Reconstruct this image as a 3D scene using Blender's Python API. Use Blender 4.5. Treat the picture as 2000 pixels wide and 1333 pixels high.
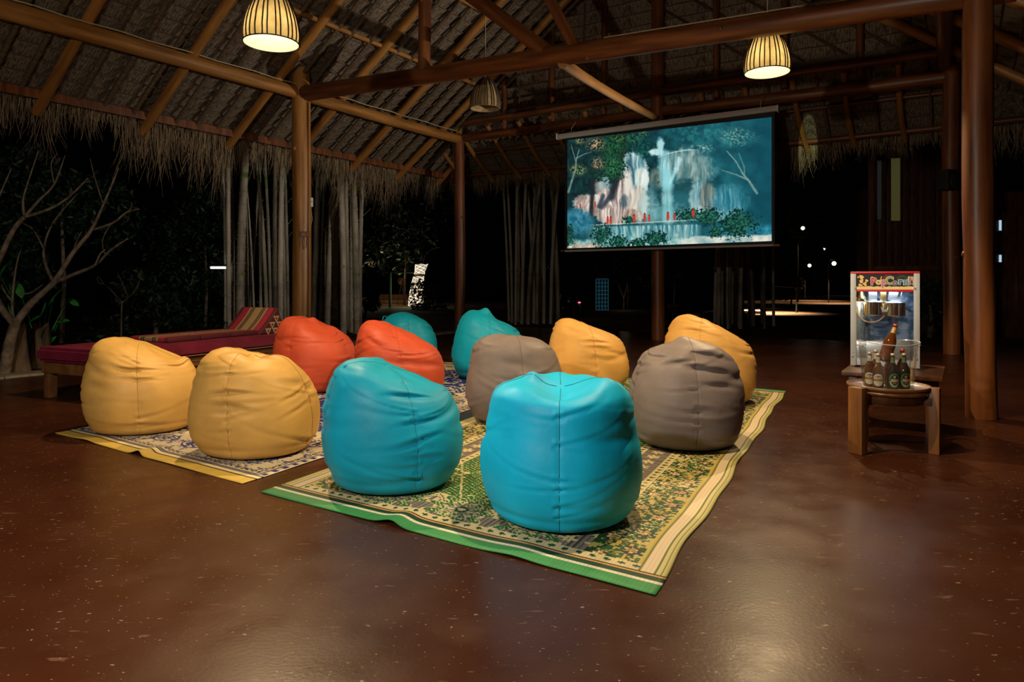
import bpy, bmesh, math, random
import numpy as np
from mathutils import Vector, Matrix

random.seed(7)
RNG = np.random.default_rng(7)
SC = bpy.context.scene
COL = SC.collection
for _o in list(bpy.data.objects):
    bpy.data.objects.remove(_o, do_unlink=True)

# ------------------------------------------------------------------ camera
FPX, HOR, CAMH = 1350.0, 550.0, 1.325        # focal length in px, horizon row, eye height
cam = bpy.data.cameras.new('camera')
cam.sensor_width = 36.0
cam.lens = 36.0 * FPX / 2000.0
cam.shift_y = -(666.5 - HOR) / 2000.0
cam.clip_end = 400
camo = bpy.data.objects.new('camera', cam)
camo.location = (0, 0, CAMH)
camo.rotation_euler = (math.radians(90), 0, 0)
COL.objects.link(camo)
SC.camera = camo

# ------------------------------------------------------------------ world, exposure
W = bpy.data.worlds.new('night')
SC.world = W
W.use_nodes = True
W.node_tree.nodes['Background'].inputs[0].default_value = (0.35, 0.5, 0.8, 1)
W.node_tree.nodes['Background'].inputs[1].default_value = 0.0004
SC.view_settings.view_transform = 'Standard'
SC.view_settings.look = 'None'
SC.view_settings.exposure = 0.0
SC.view_settings.gamma = 1.0
SC.view_settings.use_curve_mapping = False

LAMP_W = 700.0                                # every pendant bulb
BARE_W = 630.0                                # added key bulb behind the camera's left shoulder
FLOOD_W = 2700.0                              # assumed flood lamp, unseen at the right, turned to the left roof slope
SCREEN_E = 1.0                                # the projected picture
POP_W = 2.4                                   # assumed tube inside the popcorn machine
def point(name, loc, power, color, radius=0.0, parent=None):
    l = bpy.data.lights.new(name, 'POINT')
    l.energy = power; l.color = color; l.shadow_soft_size = radius
    o = bpy.data.objects.new(name, l); COL.objects.link(o)
    o.location = loc
    if parent: o.parent = parent
    return o

# ------------------------------------------------------------------ geometry helpers
def G(px, py, z=0.0):
    """world point on the horizontal plane z that stands at this place of the photograph"""
    Y = FPX * (CAMH - z) / (py - HOR)
    return Vector(((px - 1000.0) / FPX * Y, Y, z))
def P(px, py, Y):
    return Vector(((px - 1000.0) / FPX * Y, Y, CAMH + (HOR - py) / FPX * Y))

TH = math.radians(33.2)                       # the pavilion is turned against the camera
U = Vector((math.cos(TH), -math.sin(TH), 0))  # along its back
V = Vector((math.sin(TH), math.cos(TH), 0))   # towards its back
D0 = Vector((-1.436, 18.8, 0))                # back left corner post
def B_(a, b, z=0.0):                          # pavilion coordinates: a to the right, b towards the front
    return D0 + U * a - V * b + Vector((0, 0, z))

class MB:
    def __init__(s): s.v = []; s.f = []; s.uv = None
    def add(s, verts, faces):
        n = len(s.v); s.v.extend([tuple(p) for p in verts]); s.f.extend([tuple(i + n for i in q) for q in faces]); return s
    def box(s, c, size, rot=None, taper=1.0):
        hx, hy, hz = size[0]/2, size[1]/2, size[2]/2
        vs = [Vector((x*hx*(taper if z < 0 else 1), y*hy*(taper if z < 0 else 1), z*hz)) for x in (-1, 1) for y in (-1, 1) for z in (-1, 1)]
        if rot is not None: vs = [rot @ q for q in vs]
        c = Vector(c)
        return s.add([q + c for q in vs], [(0,1,3,2),(4,6,7,5),(0,4,5,1),(2,3,7,6),(0,2,6,4),(1,5,7,3)])
    def bbox(s, c, size, bev=0.01, rot=None):
        """box with chamfered edges"""
        bm = bmesh.new(); bmesh.ops.create_cube(bm, size=1.0)
        for q in bm.verts: q.co = Vector((q.co.x*size[0], q.co.y*size[1], q.co.z*size[2]))
        bmesh.ops.bevel(bm, geom=bm.edges[:], offset=min(bev, min(size)*0.45), segments=2, affect='EDGES', profile=0.6)
        c = Vector(c); bm.verts.index_update()
        vs = [(rot @ q.co if rot is not None else q.co) + c for q in bm.verts]
        fs = [[q.index for q in f.verts] for f in bm.faces]
        bm.free()
        return s.add(vs, fs)
    def tube(s, pts, rad, n=8, cap=True):
        pts = [Vector(p) for p in pts]
        if not hasattr(rad, '__len__'): rad = [rad]*len(pts)
        rings = []; up = None
        for i, p in enumerate(pts):
            d = (pts[min(i+1, len(pts)-1)] - pts[max(i-1, 0)])
            if d.length < 1e-9: d = Vector((0, 0, 1))
            d.normalize()
            if up is None:
                up = Vector((0, 0, 1)) if abs(d.z) < 0.9 else Vector((1, 0, 0))
            x = d.cross(up)
            if x.length < 1e-6: x = d.cross(Vector((0.3, 1, 0.2)))
            x.normalize(); y = x.cross(d).normalized(); up = y
            rings.append([p + (x*math.cos(2*math.pi*k/n) + y*math.sin(2*math.pi*k/n))*rad[i] for k in range(n)])
        vs = [q for r in rings for q in r]; fs = []
        for i in range(len(pts)-1):
            for k in range(n):
                fs.append((i*n+k, i*n+(k+1) % n, (i+1)*n+(k+1) % n, (i+1)*n+k))
        if cap:
            fs.append(tuple(range(n-1, -1, -1))); fs.append(tuple((len(pts)-1)*n + k for k in range(n)))
        return s.add(vs, fs)
    def lathe(s, prof, n=24, c=(0, 0, 0), cap0=False, cap1=False):
        vs = []; fs = []
        for r, z in prof:
            for k in range(n):
                a = 2*math.pi*k/n; vs.append((c[0]+r*math.cos(a), c[1]+r*math.sin(a), c[2]+z))
        for i in range(len(prof)-1):
            for k in range(n):
                fs.append((i*n+k, i*n+(k+1) % n, (i+1)*n+(k+1) % n, (i+1)*n+k))
        if cap0: fs.append(tuple(range(n-1, -1, -1)))
        if cap1: fs.append(tuple((len(prof)-1)*n+k for k in range(n)))
        return s.add(vs, fs)
    def quad(s, a, b, c, d): return s.add([a, b, c, d], [(0, 1, 2, 3)])
    def mesh(s, name, smooth=False, off=None):
        me = bpy.data.meshes.new(name)
        vs = s.v if off is None else [(p[0]-off[0], p[1]-off[1], p[2]-off[2]) for p in s.v]
        me.from_pydata(vs, [], s.f)
        if smooth: me.polygons.foreach_set('use_smooth', [True]*len(me.polygons))
        me.update()
        return me

def tag(o, label=None, cat=None, group=None, kind=None):
    if label: o['label'] = label
    if cat: o['category'] = cat
    if group: o['group'] = group
    if kind: o['kind'] = kind
    return o
def empty(name, loc=(0, 0, 0), rz=0.0, label=None, cat=None, group=None, kind=None):
    o = bpy.data.objects.new(name, None); COL.objects.link(o)
    o.empty_display_size = 0.1
    o.location = loc; o.rotation_euler = (0, 0, rz)
    return tag(o, label, cat, group, kind)
def obj(name, mb, mat, parent=None, smooth=False, off=None, loc=None, label=None, cat=None, group=None, kind=None):
    me = mb.mesh(name, smooth, off) if isinstance(mb, MB) else mb
    o = bpy.data.objects.new(name, me); COL.objects.link(o)
    if mat is not None and len(me.materials) == 0: me.materials.append(mat)
    if parent is not None: o.parent = parent
    if loc is not None: o.location = loc
    return tag(o, label, cat, group, kind)
def lone(name, mb, mat, base, smooth=False, **kw):
    """a thing that is one mesh: world vertices, origin at its base"""
    return obj(name, mb, mat, None, smooth, off=base, loc=base, **kw)
def shade_auto(me, deg=40):
    me.polygons.foreach_set('use_smooth', [True]*len(me.polygons))
    bm = bmesh.new(); bm.from_mesh(me)
    for e in bm.edges:
        if len(e.link_faces) == 2 and e.calc_face_angle(0) > math.radians(deg): e.smooth = False
    bm.to_mesh(me); bm.free()
    return me
def obj_auto(name, mb, mat, parent=None, off=None, loc=None, **kw):
    me = shade_auto(mb.mesh(name, False, off))
    return obj(name, me, mat, parent, loc=loc, **kw)
def copy_tree(o, parent=None):
    c = o.copy(); COL.objects.link(c)
    if parent is not None: c.parent = parent
    for ch in o.children: copy_tree(ch, c)
    return c

# ------------------------------------------------------------------ materials
def new_mat(name):
    m = bpy.data.materials.new(name); m.use_nodes = True
    nt = m.node_tree
    return m, nt, nt.nodes, nt.links, nt.nodes['Principled BSDF']
def col4(c): return (c[0], c[1], c[2], 1.0)
def mix_mat(name, c1, c2, rough=0.6, scale=(4, 4, 4), detail=6, bump=0.0, bscale=None, metal=0.0, spec=0.5, lo=0.35, hi=0.65, coord='Object', bdist=0.01, rough2=None, c3=None, c3scale=40.0, c3lo=0.72, c3soft=.04):
    m, nt, N, L, bs = new_mat(name)
    tc = N.new('ShaderNodeTexCoord'); mp = N.new('ShaderNodeMapping'); mp.inputs['Scale'].default_value = scale
    L.new(tc.outputs[coord], mp.inputs[0])
    nz = N.new('ShaderNodeTexNoise'); nz.inputs['Scale'].default_value = 1.0; nz.inputs['Detail'].default_value = detail
    L.new(mp.outputs[0], nz.inputs['Vector'])
    cr = N.new('ShaderNodeValToRGB'); cr.color_ramp.elements[0].position = lo; cr.color_ramp.elements[1].position = hi
    cr.color_ramp.elements[0].color = col4(c1); cr.color_ramp.elements[1].color = col4(c2)
    L.new(nz.outputs['Fac'], cr.inputs[0])
    out = cr.outputs[0]
    if c3 is not None:
        n3 = N.new('ShaderNodeTexNoise'); n3.inputs['Scale'].default_value = c3scale; n3.inputs['Detail'].default_value = 3
        L.new(tc.outputs[coord], n3.inputs['Vector'])
        r3 = N.new('ShaderNodeValToRGB'); r3.color_ramp.elements[0].position = c3lo; r3.color_ramp.elements[1].position = c3lo + c3soft
        if c3soft > .1: r3.color_ramp.elements[1].color = (.75, .75, .75, 1)
        L.new(n3.outputs['Fac'], r3.inputs[0])
        mx = N.new('ShaderNodeMix'); mx.data_type = 'RGBA'
        L.new(r3.outputs[0], mx.inputs['Factor']); L.new(out, mx.inputs['A']); mx.inputs['B'].default_value = col4(c3)
        out = mx.outputs['Result']
    L.new(out, bs.inputs['Base Color'])
    bs.inputs['Roughness'].default_value = rough; bs.inputs['Metallic'].default_value = metal
    bs.inputs['Specular IOR Level'].default_value = spec
    if rough2 is not None:
        mr = N.new('ShaderNodeMapRange'); mr.inputs['From Min'].default_value = 0.3; mr.inputs['From Max'].default_value = 0.7
        mr.inputs['To Min'].default_value = rough; mr.inputs['To Max'].default_value = rough2
        L.new(nz.outputs['Fac'], mr.inputs['Value']); L.new(mr.outputs[0], bs.inputs['Roughness'])
    if bump > 0:
        bz = N.new('ShaderNodeTexNoise'); bz.inputs['Scale'].default_value = 1.0; bz.inputs['Detail'].default_value = 4
        mp2 = N.new('ShaderNodeMapping'); mp2.inputs['Scale'].default_value = bscale or scale
        L.new(tc.outputs[coord], mp2.inputs[0]); L.new(mp2.outputs[0], bz.inputs['Vector'])
        bp = N.new('ShaderNodeBump'); bp.inputs['Strength'].default_value = bump; bp.inputs['Distance'].default_value = bdist
        L.new(bz.outputs['Fac'], bp.inputs['Height']); L.new(bp.outputs[0], bs.inputs['Normal'])
    return m
def flat_mat(name, c, rough=0.5, metal=0.0, spec=0.5, emit=None, estr=0.0):
    m, nt, N, L, bs = new_mat(name)
    bs.inputs['Base Color'].default_value = col4(c); bs.inputs['Roughness'].default_value = rough
    bs.inputs['Metallic'].default_value = metal; bs.inputs['Specular IOR Level'].default_value = spec
    if emit is not None:
        bs.inputs['Emission Color'].default_value = col4(emit); bs.inputs['Emission Strength'].default_value = estr
    return m
def glass_mat(name, tint=(1, 1, 1), refl=0.08, rough=0.02, edge=0.6, milk=0.0):
    """thin clear sheet: lets light straight through, reflects more at grazing angles"""
    m, nt, N, L, bs = new_mat(name)
    N.remove(bs)
    tr = N.new('ShaderNodeBsdfTransparent'); tr.inputs[0].default_value = col4(tint)
    gl = N.new('ShaderNodeBsdfGlossy'); gl.inputs['Roughness'].default_value = rough
    lw = N.new('ShaderNodeLayerWeight'); lw.inputs['Blend'].default_value = 0.25
    mr = N.new('ShaderNodeMapRange'); mr.inputs['To Min'].default_value = refl; mr.inputs['To Max'].default_value = edge
    L.new(lw.outputs['Fresnel'], mr.inputs['Value'])
    mx = N.new('ShaderNodeMixShader'); L.new(mr.outputs[0], mx.inputs[0]); L.new(tr.outputs[0], mx.inputs[1]); L.new(gl.outputs[0], mx.inputs[2])
    last = mx
    if milk > 0:
        df = N.new('ShaderNodeBsdfDiffuse'); df.inputs[0].default_value = (0.9, 0.92, 0.95, 1)
        m2 = N.new('ShaderNodeMixShader'); m2.inputs[0].default_value = milk
        L.new(mx.outputs[0], m2.inputs[1]); L.new(df.outputs[0], m2.inputs[2]); last = m2
    L.new(last.outputs[0], N['Material Output'].inputs[0])
    return m
def img_mat(name, arr, rough=0.6, emit=0.0, bump=0.0, spec=0.4):
    """flat print painted by numpy below (arr: rows from the bottom, sRGB 0..1)"""
    h, w = arr.shape[:2]
    im = bpy.data.images.new(name, w, h, alpha=False)
    px = np.ones((h, w, 4), np.float32); px[..., :3] = np.clip(arr, 0, 1)
    im.pixels.foreach_set(px.ravel()); im.update(); im.pack()
    m, nt, N, L, bs = new_mat(name)
    tx = N.new('ShaderNodeTexImage'); tx.image = im; tx.extension = 'EXTEND'
    uv = N.new('ShaderNodeUVMap'); uv.uv_map = 'uv'
    L.new(uv.outputs[0], tx.inputs[0])
    bs.inputs['Roughness'].default_value = rough; bs.inputs['Specular IOR Level'].default_value = spec
    if emit > 0:
        bs.inputs['Base Color'].default_value = (0.02, 0.02, 0.02, 1)
        L.new(tx.outputs[0], bs.inputs['Emission Color']); bs.inputs['Emission Strength'].default_value = emit
    else:
        L.new(tx.outputs[0], bs.inputs['Base Color'])
    if bump > 0:
        tc = N.new('ShaderNodeTexCoord'); wv = N.new('ShaderNodeTexWave'); wv.inputs['Scale'].default_value = 60
        wv.bands_direction = 'Y'
        L.new(tc.outputs['Object'], wv.inputs['Vector'])
        bp = N.new('ShaderNodeBump'); bp.inputs['Strength'].default_value = bump; bp.inputs['Distance'].default_value = 0.002
        L.new(wv.outputs['Fac'], bp.inputs['Height']); L.new(bp.outputs[0], bs.inputs['Normal'])
    return m
def set_uv(me, uvs_per_vertex):
    ly = me.uv_layers.new(name='uv')
    li = np.empty(len(me.loops), np.int32); me.loops.foreach_get('vertex_index', li)
    ly.data.foreach_set('uv', np.asarray(uvs_per_vertex, np.float32)[li].ravel())

M = {}
M['wood_red'] = mix_mat('oiled_red_wood', (0.10, 0.028, 0.008), (0.26, 0.085, 0.022), 0.42, (9, 9, 0.9), 6, 0.25, (20, 20, 2), bdist=0.01)
M['wood_gold'] = mix_mat('oiled_golden_wood', (0.26, 0.105, 0.022), (0.50, 0.225, 0.055), 0.42, (9, 9, 0.9), 6, 0.25, (20, 20, 2))
M['wood_dark'] = mix_mat('dark_wood', (0.05, 0.018, 0.008), (0.13, 0.045, 0.016), 0.4, (12, 3, 3), 6, 0.2, (24, 5, 5))
M['wood_stool'] = mix_mat('stool_wood', (0.12, 0.045, 0.010), (0.24, 0.095, 0.024), 0.4, (10, 10, 1.5), 6, 0.15, (24, 24, 3))
M['wood_bed'] = mix_mat('bed_wood', (0.12, 0.05, 0.015), (0.24, 0.10, 0.03), 0.5, (8, 8, 8), 6)
M['thatch'] = mix_mat('dry_grass_thatch', (0.095, 0.07, 0.048), (0.38, 0.295, 0.21), 0.9, (60, 2.4, 60), 7, 1.0, (95, 4, 95), lo=0.36, hi=0.62, bdist=0.02, spec=0.15, c3=(0.035, 0.024, 0.016), c3scale=2.6, c3lo=0.56, c3soft=.14)
M['stick'] = mix_mat('split_bamboo_stick', (0.07, 0.042, 0.022), (0.17, 0.11, 0.06), 0.7, (3, 30, 30), 4)
M['straw'] = mix_mat('straw', (0.10, 0.065, 0.036), (0.42, 0.30, 0.175), 0.85, (25, 25, 2), 4, spec=0.2)
M['ground'] = mix_mat('garden_earth', (0.045, 0.026, 0.014), (0.13, 0.075, 0.04), 0.95, (0.9, 0.9, 0.9), 8, 0.6, (6, 6, 6), bdist=0.04, spec=0.1)
M['kerb'] = mix_mat('pale_kerb_stone', (0.16, 0.13, 0.09), (0.32, 0.27, 0.2), 0.85, (5, 5, 5), 8, 0.4, (18, 18, 18))
M['bark'] = mix_mat('grey_bark', (0.10, 0.075, 0.05), (0.27, 0.20, 0.14), 0.85, (10, 10, 10), 6, 0.5, (30, 30, 30))
M['stump'] = mix_mat('stump_bark', (0.08, 0.05, 0.028), (0.22, 0.14, 0.08), 0.9, (10, 10, 3), 7, 0.8, (22, 22, 6), bdist=0.03)
M['bamboo'] = mix_mat('grey_bamboo', (0.17, 0.145, 0.10), (0.48, 0.41, 0.31), 0.6, (6, 6, 1.2), 6, c3=(0.14, 0.2, 0.05), c3scale=2.2, c3lo=0.60)
M['bamboo_pale'] = mix_mat('pale_bamboo', (0.34, 0.29, 0.22), (0.62, 0.54, 0.42), 0.6, (6, 6, 1.2), 6, c3=(0.2, 0.26, 0.08), c3scale=2.0, c3lo=0.62)
M['bamboo_dark'] = mix_mat('dark_bamboo', (0.06, 0.05, 0.03), (0.20, 0.165, 0.11), 0.6, (6, 6, 1.2), 6)
M['bamboo_node'] = mix_mat('bamboo_node', (0.10, 0.085, 0.055), (0.24, 0.2, 0.13), 0.7, (8, 8, 8), 4)
M['leaf'] = mix_mat('broad_green_leaf', (0.02, 0.20, 0.03), (0.07, 0.46, 0.09), 0.4, (5, 5, 5), 4)
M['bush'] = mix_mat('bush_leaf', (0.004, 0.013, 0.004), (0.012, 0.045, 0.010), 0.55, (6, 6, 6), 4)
M['steel'] = mix_mat('brushed_steel', (0.42, 0.45, 0.50), (0.62, 0.65, 0.70), 0.32, (3, 3, 30), 5, metal=0.9)
M['alu'] = mix_mat('aluminium_frame', (0.40, 0.43, 0.48), (0.50, 0.53, 0.58), 0.5, (6, 6, 2), 4, metal=0.25)
M['black'] = flat_mat('black', (0.012, 0.012, 0.012), 0.6)
M['white'] = flat_mat('white_plastic', (0.7, 0.68, 0.62), 0.5)
M['red'] = flat_mat('red_trim', (0.55, 0.02, 0.035), 0.4)
M['brass'] = flat_mat('worn_brass', (0.62, 0.42, 0.16), 0.28, metal=1.0)
M['rope'] = flat_mat('lamp_cord', (0.5, 0.38, 0.2), 0.7)
# ================================================================== SETTING: ground, floor, kerb
gz = -0.06
mb = MB(); mb.quad((-90, -8, gz), (90, -8, gz), (90, 120, gz), (-90, 120, gz))
obj('ground', mb, M['ground'], kind='structure', label='dark bare earth of the garden around the pavilion')

def floor_mat():
    m, nt, N, L, bs = new_mat('polished_red_concrete')
    tc = N.new('ShaderNodeTexCoord')
    def noise(scale, det, rot=(0, 0, 0)):
        mp = N.new('ShaderNodeMapping'); mp.inputs['Scale'].default_value = scale if hasattr(scale, '__len__') else (scale,)*3
        mp.inputs['Rotation'].default_value = rot
        nz = N.new('ShaderNodeTexNoise'); nz.inputs['Scale'].default_value = 1.0; nz.inputs['Detail'].default_value = det
        L.new(tc.outputs['Object'], mp.inputs[0]); L.new(mp.outputs[0], nz.inputs['Vector']); return nz
    n1 = noise(0.9, 8)
    cr = N.new('ShaderNodeValToRGB')
    cr.color_ramp.elements[0].position = 0.3; cr.color_ramp.elements[1].position = 0.72
    cr.color_ramp.elements[0].color = (0.031, 0.0076, 0.0028, 1); cr.color_ramp.elements[1].color = (0.060, 0.0175, 0.0068, 1)
    L.new(n1.outputs['Fac'], cr.inputs[0])
    last = cr.outputs[0]
    def over(nz, lo, hi, colr, amount):
        nonlocal last
        r = N.new('ShaderNodeMapRange'); r.inputs['From Min'].default_value = lo; r.inputs['From Max'].default_value = hi
        r.inputs['To Max'].default_value = amount
        L.new(nz.outputs['Fac'], r.inputs['Value'])
        mx = N.new('ShaderNodeMix'); mx.data_type = 'RGBA'
        L.new(r.outputs[0], mx.inputs['Factor']); L.new(last, mx.inputs['A']); mx.inputs['B'].default_value = col4(colr)
        last = mx.outputs['Result']
    over(noise(2.6, 6), 0.58, 0.8, (0.095, 0.042, 0.024), 0.45)                  # worn pale patches
    over(noise((7, 30, 7), 4, (0, 0, 0.5)), 0.665, 0.70, (0.17, 0.10, 0.065), 0.5)   # small scuffs
    over(noise((22, 48, 22), 2, (0, 0, 0.2)), 0.70, 0.73, (0.32, 0.22, 0.15), 0.65)  # chips
    over(noise((55, 80, 55), 2, (0, 0, 0.9)), 0.715, 0.74, (0.42, 0.32, 0.22), 0.7)
    L.new(last, bs.inputs['Base Color'])
    n2 = noise(3.5, 6)
    mr = N.new('ShaderNodeMapRange'); mr.inputs['From Min'].default_value = 0.3; mr.inputs['From Max'].default_value = 0.7
    mr.inputs['To Min'].default_value = 0.26; mr.inputs['To Max'].default_value = 0.38
    L.new(n2.outputs['Fac'], mr.inputs['Value']); L.new(mr.outputs[0], bs.inputs['Roughness'])
    bs.inputs['Specular IOR Level'].default_value = 0.22
    nb = noise(55, 3); bp = N.new('ShaderNodeBump'); bp.inputs['Strength'].default_value = 0.12; bp.inputs['Distance'].default_value = 0.004
    L.new(nb.outputs['Fac'], bp.inputs['Height']); L.new(bp.outputs[0], bs.inputs['Normal'])
    return m
M['floor'] = floor_mat()
# three slabs cast with open joints between them
def slab(mb, a0, a1, b0, b1):
    c = [B_(a0, b1), B_(a1, b1), B_(a1, b0), B_(a0, b0)]
    t = [Vector((p.x, p.y, 0)) for p in c]; l = [Vector((p.x, p.y, gz)) for p in c]
    mb.add(t + l, [(0, 1, 2, 3), (4, 5, 1, 0), (5, 6, 2, 1), (6, 7, 3, 2), (7, 4, 0, 3)])
fl = empty('floor', (0, 0, 0), kind='structure', label='polished dark red concrete floor of the pavilion')
for a0, a1, b0, b1 in ((0.6, 14, 0.0, 24), (0.6, 8.35, -2, -0.025), (8.375, 14, -2, -0.025)):
    mb = MB(); slab(mb, a0, a1, b0, b1); obj('slab', mb, M['floor'], fl)
kb = empty('trim_1', (0, 0, 0), kind='structure', label='pale stone kerb along the open side of the floor by the tree')
rr = random.Random(3)
b = -1.0
while b < 19:
    ln = rr.uniform(0.7, 1.1)
    mb = MB(); R = Matrix.Rotation(-TH, 3, 'Z')
    mb.bbox(B_(0.38 + rr.uniform(-.02, .02), b + ln/2, -0.02), (0.36, ln - 0.015, 0.09), 0.015, R)
    obj('kerb_stone', mb, M['kerb'], kb); b += ln

# ================================================================== FRAME: posts and logs
def logmesh(L_, r0, r1, bend=0.03, seed=0, n=14, segs=12, knots=2):
    """a peeled trunk along +Z from 0 to L_, slightly crooked"""
    rr = random.Random(seed); a1, a2 = rr.uniform(0, 6.28), rr.uniform(0, 6.28)
    pts = []; rad = []
    for i in range(segs+1):
        t = i/segs
        w = bend*math.sin(math.pi*t)
        pts.append((w*math.cos(a1) + 0.35*bend*math.sin(5*t+a2), w*math.sin(a1) + 0.35*bend*math.cos(4*t+a1), t*L_))
        rad.append((r0+(r1-r0)*t)*(1+rr.uniform(-.035, .035)))
    mb = MB(); mb.tube(pts, rad, n)
    for k in range(knots):
        t = rr.uniform(.1, .9); a = rr.uniform(0, 6.28); i = int(t*segs); r = rad[i]
        c = Vector(pts[i]); d = Vector((math.cos(a), math.sin(a), 0.15))
        mb.tube([c + d*r*0.7, c + d*r*1.04, c + d*r*1.10], [r*.35, r*.24, r*.1], 8)
    return mb
def zto(d):
    return Vector(d).normalized().to_track_quat('Z', 'Y')
def log(name, p0, p1, r0, r1, mat, label=None, cat=None, bend=0.04, seed=0, parent=None, group=None, knots=2):
    p0 = Vector(p0); p1 = Vector(p1); d = p1 - p0
    me = shade_auto(logmesh(d.length, r0, r1, bend, seed, knots=knots).mesh(name), 50)
    o = obj(name, me, mat, parent, label=label, cat=cat, group=group)
    o.location = p0; o.rotation_mode = 'QUATERNION'; o.rotation_quaternion = zto(d)
    return o
ZP = 5.2                                           # height of the wall plates
pD, pE = B_(0, 0), B_(0, 5.37)
pC, pB = B_(5.67, 0), B_(11.3, 0)
pA = Vector((4.56, 6.72, 0))
lone_posts = [
 ('post', pE + Vector((0, 0, gz)), 7.0, .195, .185, 'wood_gold', 'thick golden log post with a white switch box, in front of the bamboo', 11),
 ('post', pD + Vector((0, 0, gz)), 5.3, .15, .14, 'wood_red', 'log post at the back left corner, behind the teal bean bags', 12),
 ('post', pC, 9.0, .15, .14, 'wood_red', 'log post standing behind the projection screen', 13),
 ('post', pB, 5.25, .142, .135, 'wood_red', 'log post behind the popcorn machine with a black loudspeaker on it', 14),
 ('post', pA, 6.3, .134, .124, 'wood_red', 'tall thick log post nearest to the camera, right of the round stool', 15),
]
for nm, p, h, r0, r1, mt, lb, sd in lone_posts:
    log(nm, p, p + Vector((0, 0, h)), r0, r1, M[mt], lb, 'post', 0.025, sd, knots=3)
Zv = Vector((0, 0, 1))
beamcat = 'beam'
log('wall_plate', B_(0, 12.6, ZP), B_(0, 5.55, ZP + .02), .15, .13, M['wood_gold'], 'golden round log lying level under the left thatch slope, nearest the camera', beamcat, .03, 21)
log('wall_plate', B_(0, 5.2, ZP), B_(0, -.1, ZP), .13, .12, M['wood_gold'], 'golden round log between the switch box post and the back left corner post', beamcat, .03, 22)
log('wall_plate', B_(-.1, -.05, ZP + .02), B_(5.6, -.05, ZP), .11, .12, M['wood_red'], 'thick log along the back, left of the post behind the screen', beamcat, .03, 23)
log('wall_plate', B_(5.75, -.05, ZP), B_(11.3, -.05, ZP - .12), .12, .13, M['wood_red'], 'thick log along the back, from above the screen to the right', beamcat, .03, 24)
log('wall_plate', B_(11.2, -.3, ZP + .1), B_(11.4, 12, ZP), .12, .13, M['wood_red'], 'dark log running over the right hand posts', beamcat, .03, 25)
log('upper_rail', B_(-.2, .12, 5.6), B_(5.7, .12, 5.6), .07, .075, M['wood_red'], 'slim upper rail along the back left of the screen', beamcat, .05, 26)
log('upper_rail', B_(5.5, .12, 5.62), B_(11.5, .12, 5.5), .07, .08, M['wood_red'], 'slim upper rail along the back behind the lit right lamp', beamcat, .05, 27)
T0, T1 = pE + Zv*5.19 + U*.1, Vector((4.73, 7.06, 4.26))
def tie(t): return T0 + (T1 - T0)*t
log('tie_beam', T0 - (T1-T0)*.01, tie(1.03), .165, .135, M['wood_red'], 'long heavy tie beam crossing the hall from left post to right post', beamcat, .05, 28, knots=5)
log('king_post', tie(.306), Vector((tie(.306).x, tie(.306).y, 7.95)), .11, .11, M['wood_red'], 'upright post standing on the tie beam, left of the unlit lamp', 'post', .01, 29)
log('strut', tie(.535) + Zv*.1, tie(.31) + Zv*1.95, .12, .12, M['wood_red'], 'thick slanting strut rising from the tie beam to the upright post', beamcat, .03, 30)
log('strut', tie(.578) + Zv*.08, tie(.44) + Zv*2.9, .085, .085, M['wood_red'], 'thin steep strut landing mid way on the tie beam', beamcat, .02, 31)
log('cross_beam', tie(.565) - Zv*.16, pC + Zv*5.02 + U*.02 - V*.12, .085, .075, M['wood_gold'], 'slim crooked cross beam from the tie beam down to the screen post', beamcat, .16, 32)

# ================================================================== ROOF
PITCH = 0.70; ZR = 5.50; CP = math.cos(math.atan(PITCH)); SP = math.sin(math.atan(PITCH))
def in_view(p, m=60):
    if p.y < 1: return False
    x = 1000 + FPX*p.x/p.y; y = HOR - FPX*(p.z - CAMH)/p.y
    return -m < x < 2000 + m and -m < y < 1333
def panel_mesh(seed, w=0.93, h=0.37):
    """one sheet of grass sewn on a stick: x along the eave, y up the slope, z to the room"""
    rr = random.Random(seed); mb = MB(); n = 9
    for i in range(n):
        x0 = -w/2 + w*i/n - .006; x1 = -w/2 + w*(i+1)/n + .006
        z0 = rr.uniform(-.008, .008); lo = -h*0.92 - rr.uniform(0, .06)
        k = rr.uniform(-.012, .012)
        mb.add([(x0, .02, 0), (x1, .02, z0*.5), (x1 + k, lo, -.055 + z0), (x0 + k, lo + rr.uniform(-.03, .03), -.055 - z0)], [(3, 2, 1, 0)])
    pts = [(-w/2 - .02, rr.uniform(-.008, .008), .012), (0, rr.uniform(-.008, .008), .014), (w/2 + .02, rr.uniform(-.008, .008), .012)]
    sk = len(mb.f); mb.tube(pts, [.012, .014, .012], 5, False)
    me = mb.mesh('thatch_panel'); me.materials.append(M['thatch']); me.materials.append(M['stick'])
    for p in me.polygons:
        if p.index >= sk: p.material_index = 1
    return me
PANELS = [panel_mesh(i) for i in range(8)]
def rafter_mesh(L_, r, seed): 
    me = shade_auto(logmesh(L_, r, r*.9, .04, seed, 10, 8, 0).mesh('rafter'), 50); me.materials.append(M['wood_gold']); return me
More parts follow.
